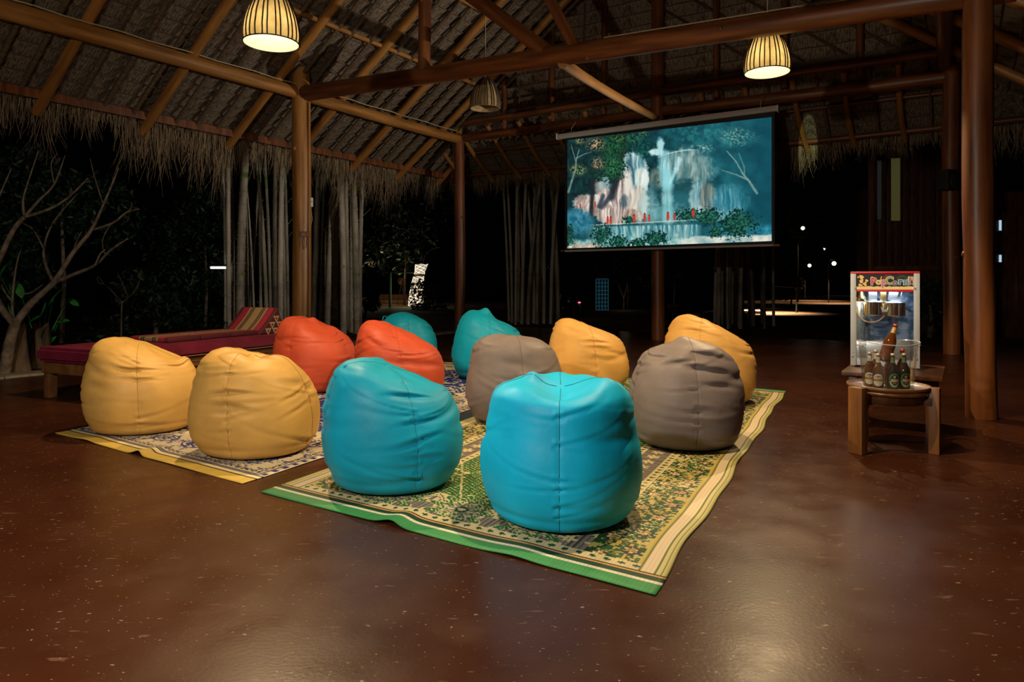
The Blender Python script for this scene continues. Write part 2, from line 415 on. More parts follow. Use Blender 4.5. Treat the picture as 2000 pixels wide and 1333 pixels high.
def slope(name, label, origin, along, down, rows, ncol, cw, rh, ok, kindname='ceiling', limit=300):
    """courses of thatch panels; origin = upper reference, rows (r0, r1) counted down the slope"""
    root = empty(name, (0, 0, 0), kind='structure', label=label)
    up = (-down).normalized(); al = along.normalized(); nrm = al.cross(up).normalized(); ax = al
    if nrm.z > .1: ax = -al; nrm = -nrm
    cand = []
    rr = random.Random(len(label))
    for r in range(*rows):
        for c in range(*ncol):
            p = origin + al*(c*cw + cw/2) + down.normalized()*(r*rh)
            if not ok(p): continue
            cand.append((not in_view(p), (p - Vector((0, 0, CAMH))).length, p, rr.randrange(8)))
    cand.sort(key=lambda q: (q[0], q[1]))
    Rm = Matrix((ax, up, nrm)).transposed()
    rest = MB()
    for i, (hid, d, p, k) in enumerate(cand):
        rot = Rm @ Matrix.Rotation(rr.uniform(-.015, .015), 3, 'Z')
        if i < limit and not hid:
            o = bpy.data.objects.new('thatch_panel', PANELS[k]); COL.objects.link(o)
            o.parent = root; o.matrix_local = Matrix.Translation(p) @ rot.to_4x4()
        else:
            rest.add([rot @ v.co + p for v in PANELS[k].vertices], [q.vertices[:] for q in PANELS[k].polygons][:9])
    if rest.f: obj('thatch', rest, M['thatch'], root, kind='stuff')
    return root, Rm, nrm
# left slope: a = 0 is the plate line
dnL = (-U*CP - Zv*SP)
RIDGE = 5.6
cl, RmL, nL = slope('ceiling', 'left slope of the thatched roof seen from inside', B_(0, -1.6, ZR + .09), -V, dnL, (-23, 7), (0, 26), .885, .30,
    lambda p: -(p - D0).dot(V) > min((p - D0).dot(U), 0) - .35)
rr = random.Random(5)
rml = rafter_mesh(9.2, .10, 3); rms = rafter_mesh(9.0, .045, 4); rms.materials.clear(); rms.materials.append(M['stick'])
qL = zto(dnL)
for k in range(-1, 13):
    for half in (0, 1, 2, 3):
        b = .6 + 1.77*k + (0, .885, .45, 1.33)[half] + rr.uniform(-.04, .04)
        if b > 21: continue
        o = bpy.data.objects.new('batten' if half else 'rafter', rms if half else rml); COL.objects.link(o); o.parent = cl
        e = B_(0, b, ZR - .09 + (.05 if half else 0)) - dnL*(7.1)
        o.location = e; o.rotation_mode = 'QUATERNION'; o.rotation_quaternion = qL @ Vector((0, 0, 1)).rotation_difference(Vector((rr.uniform(-.004, .004), rr.uniform(-.004, .004), 1)))
# purlins across the left slope
for a, r in ((1.15, .05), (2.6, .055), (4.2, .05)):
    log('purlin', B_(a, 20, ZR + PITCH*a - .005), B_(a, .1, ZR + PITCH*a - .005), r, r, M['wood_gold'], None, None, .04, int(a*10), cl)
mb = MB(); EA = 1.42
for z in (0,):
    p0, p1 = B_(-EA, 20, ZR - PITCH*EA - .06), B_(-EA, -1.4, ZR - PITCH*EA - .06)
    mb.bbox((p0+p1)/2, (.05, (p1-p0).length, .15), .008, Matrix.Rotation(-TH, 3, 'Z'))
obj('eave_board', mb, M['wood_red'], cl, label='red eave board')

# back skirt slope below the plate, and gable of thatch above it
dnB = (V*CP - Zv*SP)
cb, RmB, nB = slope('ceiling', 'low back slope of the thatched roof behind the screen', B_(-1.5, 0, ZR + .02), U, dnB, (0, 7), (0, 17), .885, .30,
    lambda p: (p - D0).dot(U) > -(p - D0).dot(V) - .35)
qB = zto(dnB); rmb = rafter_mesh(2.05, .06, 6); rmb2 = rafter_mesh(2.05, .03, 7); rmb2.materials.clear(); rmb2.materials.append(M['stick'])
for k in range(0, 14):
    for half in (0, 1):
        o = bpy.data.objects.new('batten' if half else 'rafter', rmb2 if half else rmb); COL.objects.link(o); o.parent = cb
        o.location = B_(-.95 + .95*k + .47*half, .05, ZR - .06); o.rotation_mode = 'QUATERNION'; o.rotation_quaternion = qB
log('rafter', B_(-.02, .05, ZR - .05), B_(-1.55, -1.6, ZR - 1.12), .07, .06, M['wood_gold'], None, None, .02, 61, cb)
log('purlin', B_(-1.3, -EA, ZR - PITCH*EA - .06), B_(12.6, -EA, ZR - PITCH*EA - .06), .06, .06, M['wood_red'], None, None, .05, 62, cb)
log('purlin', B_(-.7, -.72, ZR - PITCH*.72 - .06), B_(12, -.72, ZR - PITCH*.72 - .06), .04, .04, M['wood_red'], None, None, .05, 63, cb)
def under_gable(p):
    a = (p - D0).dot(U)
    h = p.z - ZR
    return -.2 < h + .3 and h < PITCH*(min(a, 11.2 - a)) + .25
wb, RmW, nW = slope('wall_back', 'thatched gable wall above the screen', B_(0, -.16, ZR - .02), U, -Zv, (-14, 1), (0, 13), .885, .30, under_gable)
for a, h in ((1.45, .9), (2.9, 1.8), (4.3, 2.7), (7.0, 2.7), (8.4, 1.75), (9.8, .85)):
    log('stud', B_(a, -.02, ZP + .1), B_(a, -.02, ZR + PITCH*min(a, 11.2-a) + .1), .07, .065, M['wood_red'], None, None, .015, int(a*7), wb)
for i in range(7):
    a0 = 5.4 + .8*i; h = min(2.3, 3.9 - .42*i)
    log('batten', B_(a0, -.10, ZR + h), B_(min(11, a0 + h*1.25), -.10, ZR + h - min(11 - a0, h*1.25)*.78), .028, .028, M['wood_dark'], None, None, .02, 80+i, wb)
for a in (0.9, 1.8, 2.7, 3.6):
    log('batten', B_(a, -.11, ZR - .1), B_(a + .15, -.11, ZR + PITCH*a + .2), .02, .02, M['stick'], None, None, .02, 90+int(a), wb)
# right slope
dnR = (U*CP - Zv*SP)
cr_, RmR, nR = slope('ceiling', 'dark right slope of the thatched roof above the nearest post', B_(11.2, 20, ZR + .09), V, dnR, (-23, 7), (0, 24), .885, .30, lambda p: True)
qR = zto(dnR); 
for k in range(0, 11):
    o = bpy.data.objects.new('rafter', rml); COL.objects.link(o); o.parent = cr_
    o.location = B_(11.2, .6 + 1.77*k, ZR - .035) - dnR*7.1; o.rotation_mode = 'QUATERNION'; o.rotation_quaternion = qR
log('ridge_beam', B_(RIDGE, 20, ZR + PITCH*RIDGE - .1), B_(RIDGE, -.1, ZR + PITCH*RIDGE - .1), .12, .12, M['wood_red'], None, None, .03, 99, cl)

# fringe of loose grass under the eaves
def fringe(p0, p1, n, lmin, lmax, parent, seed, outward, gap=None):
    rg = np.random.default_rng(seed); vs = []; fs = []
    p0 = np.array(p0); p1 = np.array(p1); al = (p1-p0)/np.linalg.norm(p1-p0); out = np.array(outward)
    # clumps of different length
    ph = rg.uniform(0, 6.28, 6)
    for i in range(n):
        t = rg.random()
        L0 = np.linalg.norm(p1-p0)*t
        cl_ = max(0, 0.45 + 0.25*math.sin(L0*1.3+ph[0]) + 0.2*math.sin(L0*3.7+ph[1]) + 0.2*math.sin(L0*9.1+ph[2]))
        ln = (lmin + (lmax-lmin)*cl_)*(.25 + .95*rg.random()**1.5)
        q = p0 + (p1-p0)*t + out*rg.uniform(-.05, .28) + np.array([0, 0, rg.uniform(-.05, .12)])
        w = rg.uniform(.003, .0075); dx = rg.normal(0, .17)*ln; dy = rg.normal(0.05, .08)*ln
        base = len(vs)
        for k in range(4):
            s = k/3
            c = q + al*dx*s*s + out*dy*s*s - np.array([0, 0, ln*s])
            ww = w*(1 - .7*s)
            vs.append(tuple(c - al*ww)); vs.append(tuple(c + al*ww))
        for k in range(3):
            fs.append((base+2*k, base+2*k+1, base+2*k+3, base+2*k+2))
    m = MB(); m.v = vs; m.f = fs
    return obj('grass_fringe', m, M['straw'], parent, kind='stuff')
fringe(B_(-1.6, 15, ZR - PITCH*1.6 + .02), B_(-1.6, -1.5, ZR - PITCH*1.6 + .02), 4200, .30, 1.35, cl, 1, -U)
fringe(B_(-1.6, -1.62, ZR - PITCH*1.6 + .0), B_(12.6, -1.62, ZR - PITCH*1.6 + .0), 3600, .25, .75, cb, 2, V)
# shaggy ends hanging from the lower courses
def shag(root, Rm, org, al, down, n, seed, r0, r1, l0, l1, nrm):
    rg = np.random.default_rng(seed); mbx = MB()
    for i in range(n):
        p = org + al*rg.uniform(l0, l1) + down*(rg.integers(r0, r1)*.30 + .27 + rg.uniform(-.06, .04)) + nrm*(-.03)
        ln = rg.uniform(.08, .26); d = (down + al*rg.normal(0, .25) + nrm*rg.uniform(-.05, .28)).normalized()
        w = al*rg.uniform(.002, .005)
        mbx.add([p - w, p + w, p + d*ln], [(0, 1, 2)])
    obj('loose_straw', mbx, M['straw'], root, kind='stuff')
shag(cl, RmL, B_(0, -1.6, ZR + .09), -V, dnL.normalized(), 5200, 4, -10, 6, 0, 15, nL)
shag(cb, RmB, B_(-1.5, 0, ZR + .02), U, dnB.normalized(), 1500, 5, 0, 6, 0, 14, nB)
# bamboo bundles of the sky-side cover: closes the roof above the panels
for root, org, al, dn, nr, l0, l1, w0, w1 in ((cl, B_(0, -1.6, ZR + .12), -V, dnL.normalized(), nL, 0, 23, -7.0, 2.1), (cr_, B_(11.2, 20, ZR + .12), V, dnR.normalized(), nR, -2, 22, -7.0, 2.1), (cb, B_(-1.5, 0, ZR + .06), U, dnB.normalized(), nB, 0, 14.5, -.1, 2.1)):
    mb = MB(); mb.quad(org + al*l0 + dn*w0 - nr*.10, org + al*l1 + dn*w0 - nr*.10, org + al*l1 + dn*w1 - nr*.10, org + al*l0 + dn*w1 - nr*.10)
    mb2 = MB()
    q = [Vector(v) for v in mb.v]; mb2.add(q + [v - nr*.12 for v in q], [(0, 1, 2, 3), (7, 6, 5, 4), (0, 4, 5, 1), (1, 5, 6, 2), (2, 6, 7, 3), (3, 7, 4, 0)])
    obj('thatch_cover', mb2, M['thatch'], root)
# ================================================================== PENDANT LAMPS
def shade_mat(lit):
    m, nt, N, L, bs = new_mat('lit_woven_straw' if lit else 'unlit_woven_straw')
    tc = N.new('ShaderNodeTexCoord')
    nz = N.new('ShaderNodeTexNoise'); nz.inputs['Scale'].default_value = 9; nz.inputs['Detail'].default_value = 4
    L.new(tc.outputs['Object'], nz.inputs['Vector'])
    cr = N.new('ShaderNodeValToRGB'); cr.color_ramp.elements[0].position = 0.3; cr.color_ramp.elements[1].position = 0.7
    if lit:
        a, b_ = (0.46, 0.34, 0.15), (0.80, 0.66, 0.36)
    else:
        a, b_ = (0.20, 0.13, 0.06), (0.42, 0.30, 0.15)
    cr.color_ramp.elements[0].color = col4(a); cr.color_ramp.elements[1].color = col4(b_)
    L.new(nz.outputs['Fac'], cr.inputs[0])
    N.remove(bs)
    df = N.new('ShaderNodeBsdfDiffuse'); tl = N.new('ShaderNodeBsdfTranslucent'); tp = N.new('ShaderNodeBsdfTransparent')
    L.new(cr.outputs[0], df.inputs[0])
    sc_ = N.new('ShaderNodeMix'); sc_.data_type = 'RGBA'; sc_.blend_type = 'MULTIPLY'; sc_.inputs['Factor'].default_value = 1.0
    L.new(cr.outputs[0], sc_.inputs['A']); sc_.inputs['B'].default_value = (SHADE_T, SHADE_T*1.02, SHADE_T*1.0, 1) if lit else (.2, .2, .2, 1)
    L.new(sc_.outputs['Result'], tl.inputs[0])
    if lit:   # straw colour cut far down so the strong bulb leaves it cream
        s2 = N.new('ShaderNodeMix'); s2.data_type = 'RGBA'; s2.blend_type = 'MULTIPLY'; s2.inputs['Factor'].default_value = 1.0
        s2.inputs['A'].default_value = (.84, .95, .92, 1); s2.inputs['B'].default_value = (SHADE_R, SHADE_R, SHADE_R, 1); L.new(s2.outputs['Result'], df.inputs[0])
    ad = N.new('ShaderNodeAddShader'); L.new(df.outputs[0], ad.inputs[0]); L.new(tl.outputs[0], ad.inputs[1])
    mx = N.new('ShaderNodeMixShader'); mx.inputs[0].default_value = SHADE_GAP
    L.new(ad.outputs[0], mx.inputs[1]); L.new(tp.outputs[0], mx.inputs[2])
    L.new(mx.outputs[0], N['Material Output'].inputs[0])
    return m
SHADE_T, SHADE_R, SHADE_GAP = 0.0085, 0.012, 0.0
M['shade_lit'] = shade_mat(True); M['shade_off'] = shade_mat(False)
M['rib'] = flat_mat('dark_cane_rib', (0.035, 0.018, 0.008), 0.7)
M['rib_off'] = flat_mat('cane_rib', (0.06, 0.035, 0.016), 0.7)
SPROF = [(.262, 0), (.268, .05), (.266, .11), (.255, .18), (.238, .25), (.214, .32), (.185, .39), (.15, .45), (.11, .50), (.06, .53), (.03, .54)]
def pendant(loc, dia, top, lit, label, seed=0):
    k = dia/.53
    rt = empty('pendant_lamp', loc, 0, label, 'lamp', 'woven pendant lamps')
    rr = random.Random(seed)
    # woven body: fine horizontal strands as ripples of the profile
    prof = []
    for i in range(len(SPROF)-1):
        (r0, z0), (r1, z1) = SPROF[i], SPROF[i+1]
        nn = max(2, int((z1-z0)/.0105))
        for j in range(nn):
            t = j/nn; r = r0+(r1-r0)*t; z = z0+(z1-z0)*t
            prof.append((r*k, z*k)); prof.append(((r-.004)*k, (z+.0042)*k))
    prof.append((SPROF[-1][0]*k, SPROF[-1][1]*k))
    mb = MB(); mb.lathe(prof, 48); obj('shade', mb, M['shade_lit' if lit else 'shade_off'], rt, True)
    for q in range(28):
        a = 2*math.pi*q/28 + rr.uniform(-.04, .04); mb = MB()
        mb.tube([((r+.0075)*k*math.cos(a+rr.uniform(-.006, .006)), (r+.0075)*k*math.sin(a), z*k) for r, z in SPROF[:-1]], .0075*k, 5, False)
        obj('rib', mb, M['rib' if lit else 'rib_off'], rt, True)
    mb = MB(); mb.tube([(.264*k*math.cos(a), .264*k*math.sin(a), .002) for a in np.linspace(0, 2*math.pi, 49)], .006*k, 6, False)
    obj('rim', mb, M['shade_lit' if lit else 'shade_off'], rt, True)
    mb = MB(); mb.tube([(0, 0, .52*k), (.004, 0, .8), (0, .003, top - loc[2])], .006, 6); obj('cord', mb, M['rope'], rt)
    mb = MB(); mb.lathe([(.018, .50*k), (.022, .44*k), (.022, .36*k), (.016, .325*k)], 12, cap0=True, cap1=True); sk_ = obj('socket', mb, M['black'], rt)
    mb = MB(); mb.lathe([(.012, .33*k), (.025, .26*k), (.042, .155*k), (.03, .115*k), (.004, .105*k)], 14)
    m = glass_mat('bulb_glass'); obj('bulb', mb, m, sk_, True)
    if lit:
        point('bulb_light', (0, 0, .155*k), LAMP_W*lit, (1.0, .74, .40), .035, rt)
    return rt
pendant(Vector((-2.33, 6.69, 3.63)), .52, 9.0, .85, 'lit woven bell shaped lamp hanging at the upper left')
pendant(Vector((3.23, 8.75, 3.97)), .55, 6.9, 1.0, 'lit woven bell shaped lamp hanging behind the tie beam at the upper right')
pendant(P(948, 212, 12.6), .54, 8.0, 0, 'unlit woven bell shaped lamp hanging behind the tie beam')
# assumed lamp of the same row, out of view above the front bags
pendant(Vector((.95, 4.5, 3.75)), .53, 7.0, 1.0, 'assumed lit woven lamp hanging unseen high over the front bean bags')
# added key light for the bag fronts, built as an unseen bare bulb
bb = Vector((-2.5, .5, 2.9))
rt = empty('added_key_bulb', bb, 0, 'added key bulb hanging behind the camera on the side of the tree', 'lamp')
mb = MB(); mb.lathe([(.012, .06), (.03, .03), (.045, -.02), (.03, -.06), (.004, -.07)], 16); obj('bulb', mb, glass_mat('bare_bulb_glass'), rt, True)
mb = MB(); mb.lathe([(.018, .05), (.022, .1), (.02, .14)], 12, cap0=True, cap1=True); obj('socket', mb, M['black'], rt)
mb = MB(); mb.tube([(0, 0, .13), (0, 0, 5.2)], .006, 6); obj('cord', mb, M['rope'], rt)
point('bulb_light', (0, 0, -.09), BARE_W, (1.0, .88, .72), .08, rt)
fp = Vector((7.7, 8.6, 2.1)); ft = P(700, 240, 16.0)  # assumed flood lamp, out of view, added to light the left roof slope
rt = empty('assumed_floodlight', (fp.x, fp.y, 0), 0, 'assumed unseen flood lamp on a stand at the right, turned to the left roof slope', 'assumed_floodlight')
for k in range(3):
    a_ = 2*math.pi*k/3; mb = MB(); mb.tube([(.45*math.cos(a_), .45*math.sin(a_), .0), (.02*math.cos(a_), .02*math.sin(a_), .8)], .014, 6); obj('leg', mb, M['black'], rt)
mb = MB(); mb.tube([(0, 0, .7), (0, 0, 2.1)], .016, 8); obj('pole', mb, M['black'], rt)
fq = (ft - fp).to_track_quat('-Z', 'Y')
mb = MB(); mb.lathe([(.03, .16), (.07, .14), (.12, .02), (.135, .0), (.125, .0), (.1, .03), (.03, .12)], 20); o = obj('reflector', mb, M['steel'], rt, True); o.location = (0, 0, 2.1); o.rotation_mode = 'QUATERNION'; o.rotation_quaternion = fq
l = bpy.data.lights.new('assumed_flood_beam', 'SPOT'); l.energy = FLOOD_W; l.color = (1.0, .90, .77); l.spot_size = math.radians(50); l.spot_blend = 1.0; l.shadow_soft_size = .04
o = bpy.data.objects.new('assumed_flood_beam', l); COL.objects.link(o); o.parent = rt; o.location = (0, 0, 2.1); o.rotation_mode = 'QUATERNION'; o.rotation_quaternion = fq
# assumed projection unit, out of view: its picture is the lit screen; a sliver of its beam passes the screen's right edge
pp_ = Vector((1.6, 3.1, 3.3)); pt_ = P(1580, 285, 14.4)
rt = empty('assumed_projector', pp_, 0, 'assumed white projection unit hanging unseen high above the green mat', 'assumed_projector')
pq = (pt_ - pp_).to_track_quat('-Z', 'Y')
mb = MB(); mb.bbox((0, 0, .12), (.30, .10, .24), .02); o = obj_auto('housing', mb, M['white'], rt); o.rotation_mode = 'QUATERNION'; o.rotation_quaternion = pq
mb = MB(); mb.tube([(0, 0, .05), (0, 0, 4)], .012, 6); obj('hanger', mb, M['black'], rt)
l = bpy.data.lights.new('beam_edge', 'SPOT'); l.energy = 2500; l.color = (.85, 1.0, .62); l.spot_size = math.radians(7.0); l.spot_blend = .25; l.shadow_soft_size = .01
o = bpy.data.objects.new('beam_edge', l); COL.objects.link(o); o.parent = rt; o.rotation_mode = 'QUATERNION'; o.rotation_quaternion = pq; o.location = pq @ Vector((0, 0, -.02)); o.scale = (.26, 1, 1)

# ================================================================== WOVEN MATS
def hash2(ix, iy, s=0):
    n = (ix*374761393 + iy*668265263 + s*1442695041) & 0xffffffff
    n = ((n ^ (n >> 13))*1274126177) & 0xffffffff
    return ((n ^ (n >> 16)) & 0xffff)/65535.0
def vnoise(x, y, s=0):
    ix = np.floor(x).astype(np.int64); iy = np.floor(y).astype(np.int64); fx = x-ix; fy = y-iy
    fx = fx*fx*(3-2*fx); fy = fy*fy*(3-2*fy)
    a = hash2(ix, iy, s); b = hash2(ix+1, iy, s); c = hash2(ix, iy+1, s); d = hash2(ix+1, iy+1, s)
    return (a*(1-fx)+b*fx)*(1-fy) + (c*(1-fx)+d*fx)*fy
def fbm(x, y, o=4, s=0):
    t = 0; a = .5; n = 0
    for i in range(o):
        t = t + a*vnoise(x, y, s+i*17); n += a; a *= .5; x = x*2.03+3.1; y = y*2.03+1.7
    return t/n
def rgb(*c): return np.array(c, np.float32)/255.0
def put(img, m, c): img[m] = c
def rosette(dx, dy, R, n, ph=0):
    r = np.hypot(dx, dy)/R; a = np.arctan2(dy, dx)
    return r, r/(0.72 + .28*np.cos(n*a+ph))
def paint_green(Wd, Ln, res=190):
    w, h = int(Wd*res), int(Ln*res)
    y, x = np.mgrid[0:h, 0:w].astype(np.float32)/res
    q = 1/95.0                                          # straw width: the drawing steps with the weave
    X = (np.floor(x/q)+.5)*q; Y = (np.floor(y/q)+.5)*q
    CREAM, GREEN, DGREEN, GREY, BLACK, YEL, ORG, WHITE = rgb(212, 194, 146), rgb(34, 100, 44), rgb(16, 66, 34), rgb(132, 124, 116), rgb(38, 34, 30), rgb(196, 172, 84), rgb(205, 160, 84), rgb(226, 216, 190)
    img = np.zeros((h, w, 3), np.float32)
    # field: green net with cream lozenges
    ph = (X*1.0/.055) ; pv = Y/.055
    net = ((np.floor(X/q)+np.floor(Y/q)*2) % 5 < 2)
    img[:] = GREEN; put(img, net, rgb(24, 84, 38))
    put(img, ((np.floor(X/q)+2*np.floor(Y/q)) % 7 == 0), CREAM*.95); put(img, ((np.floor(X/q)-3*np.floor(Y/q)) % 9 == 0), YEL)
    L1 = np.abs(((X+Y*.62)/.62) % 1 - .5) < .012; L2 = np.abs(((X-Y*.62)/.62) % 1 - .5) < .012
    put(img, L1 | L2, CREAM)
    # medallions down the middle and between
    for cy in np.arange(.95, Ln, 1.25):
        for cx in (Wd*.32, Wd*.68):
            r, p = rosette(X-cx, Y-cy, .17, 8)
            put(img, p < 1.0, CREAM); put(img, p < .78, GREEN); put(img, p < .5, CREAM); put(img, r < .22, DGREEN)
    def petals(m, u, v, pu, pv, R, c, cc, n=8, off=0):
        uu = (u/pu+off) % 1 - .5; vv = v - pv
        r, p = rosette(uu*pu, vv, R, n)
        put(img, m & (p < 1), c); put(img, m & (r < .33), cc)
    def band(d, a, b): return (d >= a) & (d < b)
    dx = np.minimum(X, Wd-X); dy = np.minimum(Y, Ln-Y)
    along = np.where(dx < dy, Y, X)
    # inner grey hatched frame with cream flowers
    i0 = .66
    dF = np.minimum(dx - .0, dy + .08)
    for d, uvar, m in ((dx, Y, dx <= dy+.02), (dy+.26, X, dx > dy+.02)):
        g = m & band(d, .52, .72)
        put(img, g, GREY); put(img, g & ((np.floor(uvar/q) + np.floor(d/q)*0) % 3 == 0), rgb(70, 62, 58))
        uu = (uvar/.15) % 1 - .5; vv = d - .62
        k = (np.hypot(uu*.15, vv)/(.74+.26*np.cos(6*np.arctan2(vv, uu*.15))) < .058) & ~(np.hypot(uu*.15, vv) < .009)
        put(img, g & k, CREAM)
        for a, b_ in ((.45, .52), (.72, .78)):
            g = m & band(d, a, b_)
            put(img, g, CREAM)
            uu = (uvar/.07) % 1 - .5; vv = d - (a+b_)/2
            put(img, g & ((np.abs(uu*.07)/.016 + np.abs(vv)/.022) < 1), DGREEN)
    # arches with rosettes over the short borders
    m = (dy < .95) & (dx > .78) & (dy > .14)
    ux = ((X-.78)/((Wd-1.56)/2)) % 1 - .5; pw = (Wd-1.56)/2
    arch = .40 + .16*np.cos(2*np.pi*ux)
    g = m & (dy < arch) & (dy > .28)
    put(img, g, GREY); put(img, g & ((np.floor(X/q)) % 3 == 0), rgb(78, 70, 64))
    put(img, m & (np.abs(dy-arch) < .035), CREAM); put(img, m & (np.abs(dy-arch) < .022) & (((np.floor(X/q)+np.floor(Y/q)) % 4) == 0), DGREEN)
    uu = (X/.13) % 1 - .5; vv = dy - (arch-.08)
    put(img, g & (np.abs(uu*.13) < .042) & (np.abs(vv) < .03) & ~(np.abs(uu*.13) < .007), CREAM)
    for cx in (.80, Wd/2, Wd-.80):
        for cy in (.42, Ln-.42):
            r, p = rosette(X-cx, Y-cy, .27, 10)
            put(img, p < 1.0, CREAM); put(img, p < .90, GREEN); put(img, (p < .80) & (((np.floor(X/q)+np.floor(Y/q)) % 3) == 0), CREAM)
            put(img, p < .52, CREAM); put(img, p < .40, GREY); put(img, r < .16, DGREEN); put(img, r < .09, CREAM)
    # long border: yellow ground with flowers and leaves
    g = band(dx, .145, .45)
    tone = np.clip(fbm(X*6, Y*6, 3, 5)*1.8-.4, 0, 1)
    img[g] = (YEL*.92)[None]*(tone[g, None]) + (CREAM)[None]*(1-tone[g, None])
    vine = fbm(X*46, Y*46, 2, 9); big = fbm(X*12, Y*12, 2, 13)
    put(img, g & (vine > .60) & (big > .42), DGREEN*1.1); put(img, g & (vine > .54) & (vine < .60) & (big > .5), GREEN*.8); put(img, g & (vine < .30), rgb(74, 66, 34))
    for off, pv_ in ((0.0, .235), (.5, .37)):      # fans of dark leaves round small flowers
        u2 = ((Y/.26)+off) % 1 - .5; rr_ = np.hypot(u2*.26, dx-pv_); aa = np.arctan2(dx-pv_, u2*.26)
        put(img, g & (rr_ < .092) & (rr_ > .050) & (np.cos(9*aa) > .5), DGREEN*1.15)
        put(img, g & (rr_ < .05), BLACK*1.4); put(img, g & (rr_/(.8+.2*np.cos(6*aa)) < .044), CREAM); put(img, g & (rr_ < .022), rgb(150, 108, 44)); put(img, g & (rr_ < .011), CREAM)
    put(img, band(dx, .145, .165), YEL)
    # edge stripes of the long sides
    for a, b_, c in ((0, .012, rgb(120, 128, 66)), (.012, .032, rgb(200, 186, 120)), (.032, .042, rgb(86, 100, 46)), (.042, .060, rgb(205, 190, 130)), (.060, .072, rgb(96, 104, 50)), (.072, .135, rgb(214, 192, 160)), (.135, .146, rgb(100, 104, 50))):
        put(img, band(dx, a, b_), c)
    # short ends: wide green hem, white, dark green, black, orange, black, cream band
    for a, b_, c in ((0, .095, rgb(58, 142, 78)), (.095, .117, WHITE), (.117, .150, DGREEN), (.150, .160, BLACK), (.160, .182, ORG), (.182, .193, BLACK)):
        put(img, band(dy, a, b_), c)
    g = band(dy, .193, .265) & (dx > .145)
    put(img, g, CREAM); uu = (X/.075) % 1 - .5
    put(img, g & ((np.abs(uu*.075)/.018 + np.abs(dy-.228)/.018) < 1), DGREEN)
    # weave shading of the straws themselves: every second straw a little deeper
    wv = .93 + .07*((np.floor(x/q*.5*2) % 2))
    img *= wv[..., None]
    return img
def paint_blue(Wd, Ln, res=150):
    w, h = int(Wd*res), int(Ln*res)
    y, x = np.mgrid[0:h, 0:w].astype(np.float32)/res
    q = 1/95.0
    X = (np.floor(x/q)+.5)*q; Y = (np.floor(y/q)+.5)*q
    CREAM, BLUE, BLACK, YEL = rgb(204, 190, 158), rgb(34, 46, 118), rgb(36, 32, 34), rgb(206, 172, 78)
    img = np.zeros((h, w, 3), np.float32); img[:] = CREAM
    dx = np.minimum(X, Wd-X); dy = np.minimum(Y, Ln-Y); d = np.minimum(dx, dy-.10)
    along = np.where(dx < dy-.10, Y, X)
    put(img, d > .62, BLUE)
    fld = d > .66
    t = fbm(X*9, Y*9, 2, 3); put(img, fld & (np.abs(t-.5) < .05), CREAM)
    chk = ((X/.09) % 1 < .5) ^ ((Y/.09) % 1 < .5)
    band2 = (d > .66) & (d < .84)
    put(img, band2 & chk & (((X/.09) % .5 > .12)) & (((Y/.09) % .5 > .12)), CREAM)
    sc_ = .62 + .07*np.cos(2*np.pi*along/.26)
    put(img, (d > .56) & (d < sc_), CREAM); put(img, np.abs(d-sc_) < .012, BLACK)
    # scroll medallions in the border
    for i, (off, dd) in enumerate(((0, .34),)):
        u = (along/.42+off) % 1 - .5
        ex, ey = u*.42/.14, (d-dd)/.10
        r = np.hypot(ex, ey); a = np.arctan2(ey, ex)
        put(img, (r < 1.0) & (r > .84), BLUE); p = r/(.75+.25*np.cos(7*a))
        put(img, (p < .72) & (p > .50), BLUE); put(img, (r < .30) & (r > .14), BLACK)
    u = (along/.42+.5) % 1 - .5
    for sx in (-1, 1):
        ex, ey = (u*.42 - sx*.045), (d-.34)
        sp = np.hypot(ex, ey); an = np.arctan2(ey, ex*sx)
        put(img, (np.abs((sp/.022 - an/np.pi) % 1 - .5) < .16) & (sp < .055), BLUE)
    vine = fbm(X*17, Y*17, 2, 11)
    put(img, (d > .12) & (d < .55) & (np.abs(vine-.62) < .03), BLUE)
    # small loops along the edge
    u = (along/.062) % 1 - .5
    put(img, (np.abs(np.hypot(u*.062, d-.13)-.018) < .006), BLACK*1.3)
    put(img, (d > .075) & (d < .092), BLUE)
    put(img, (dx < .07) & (((np.floor(Y/q)) % 9) < 4) & (dx > .03), BLUE*.9)
    for a, b_, c in ((0, .105, YEL), (.105, .117, BLACK), (.117, .155, rgb(226, 210, 160)), (.155, .167, BLACK)):
        put(img, (dy >= a) & (dy < b_), c)
    img *= (.94 + .06*((np.floor(x/q) % 2)))[..., None]
    return img
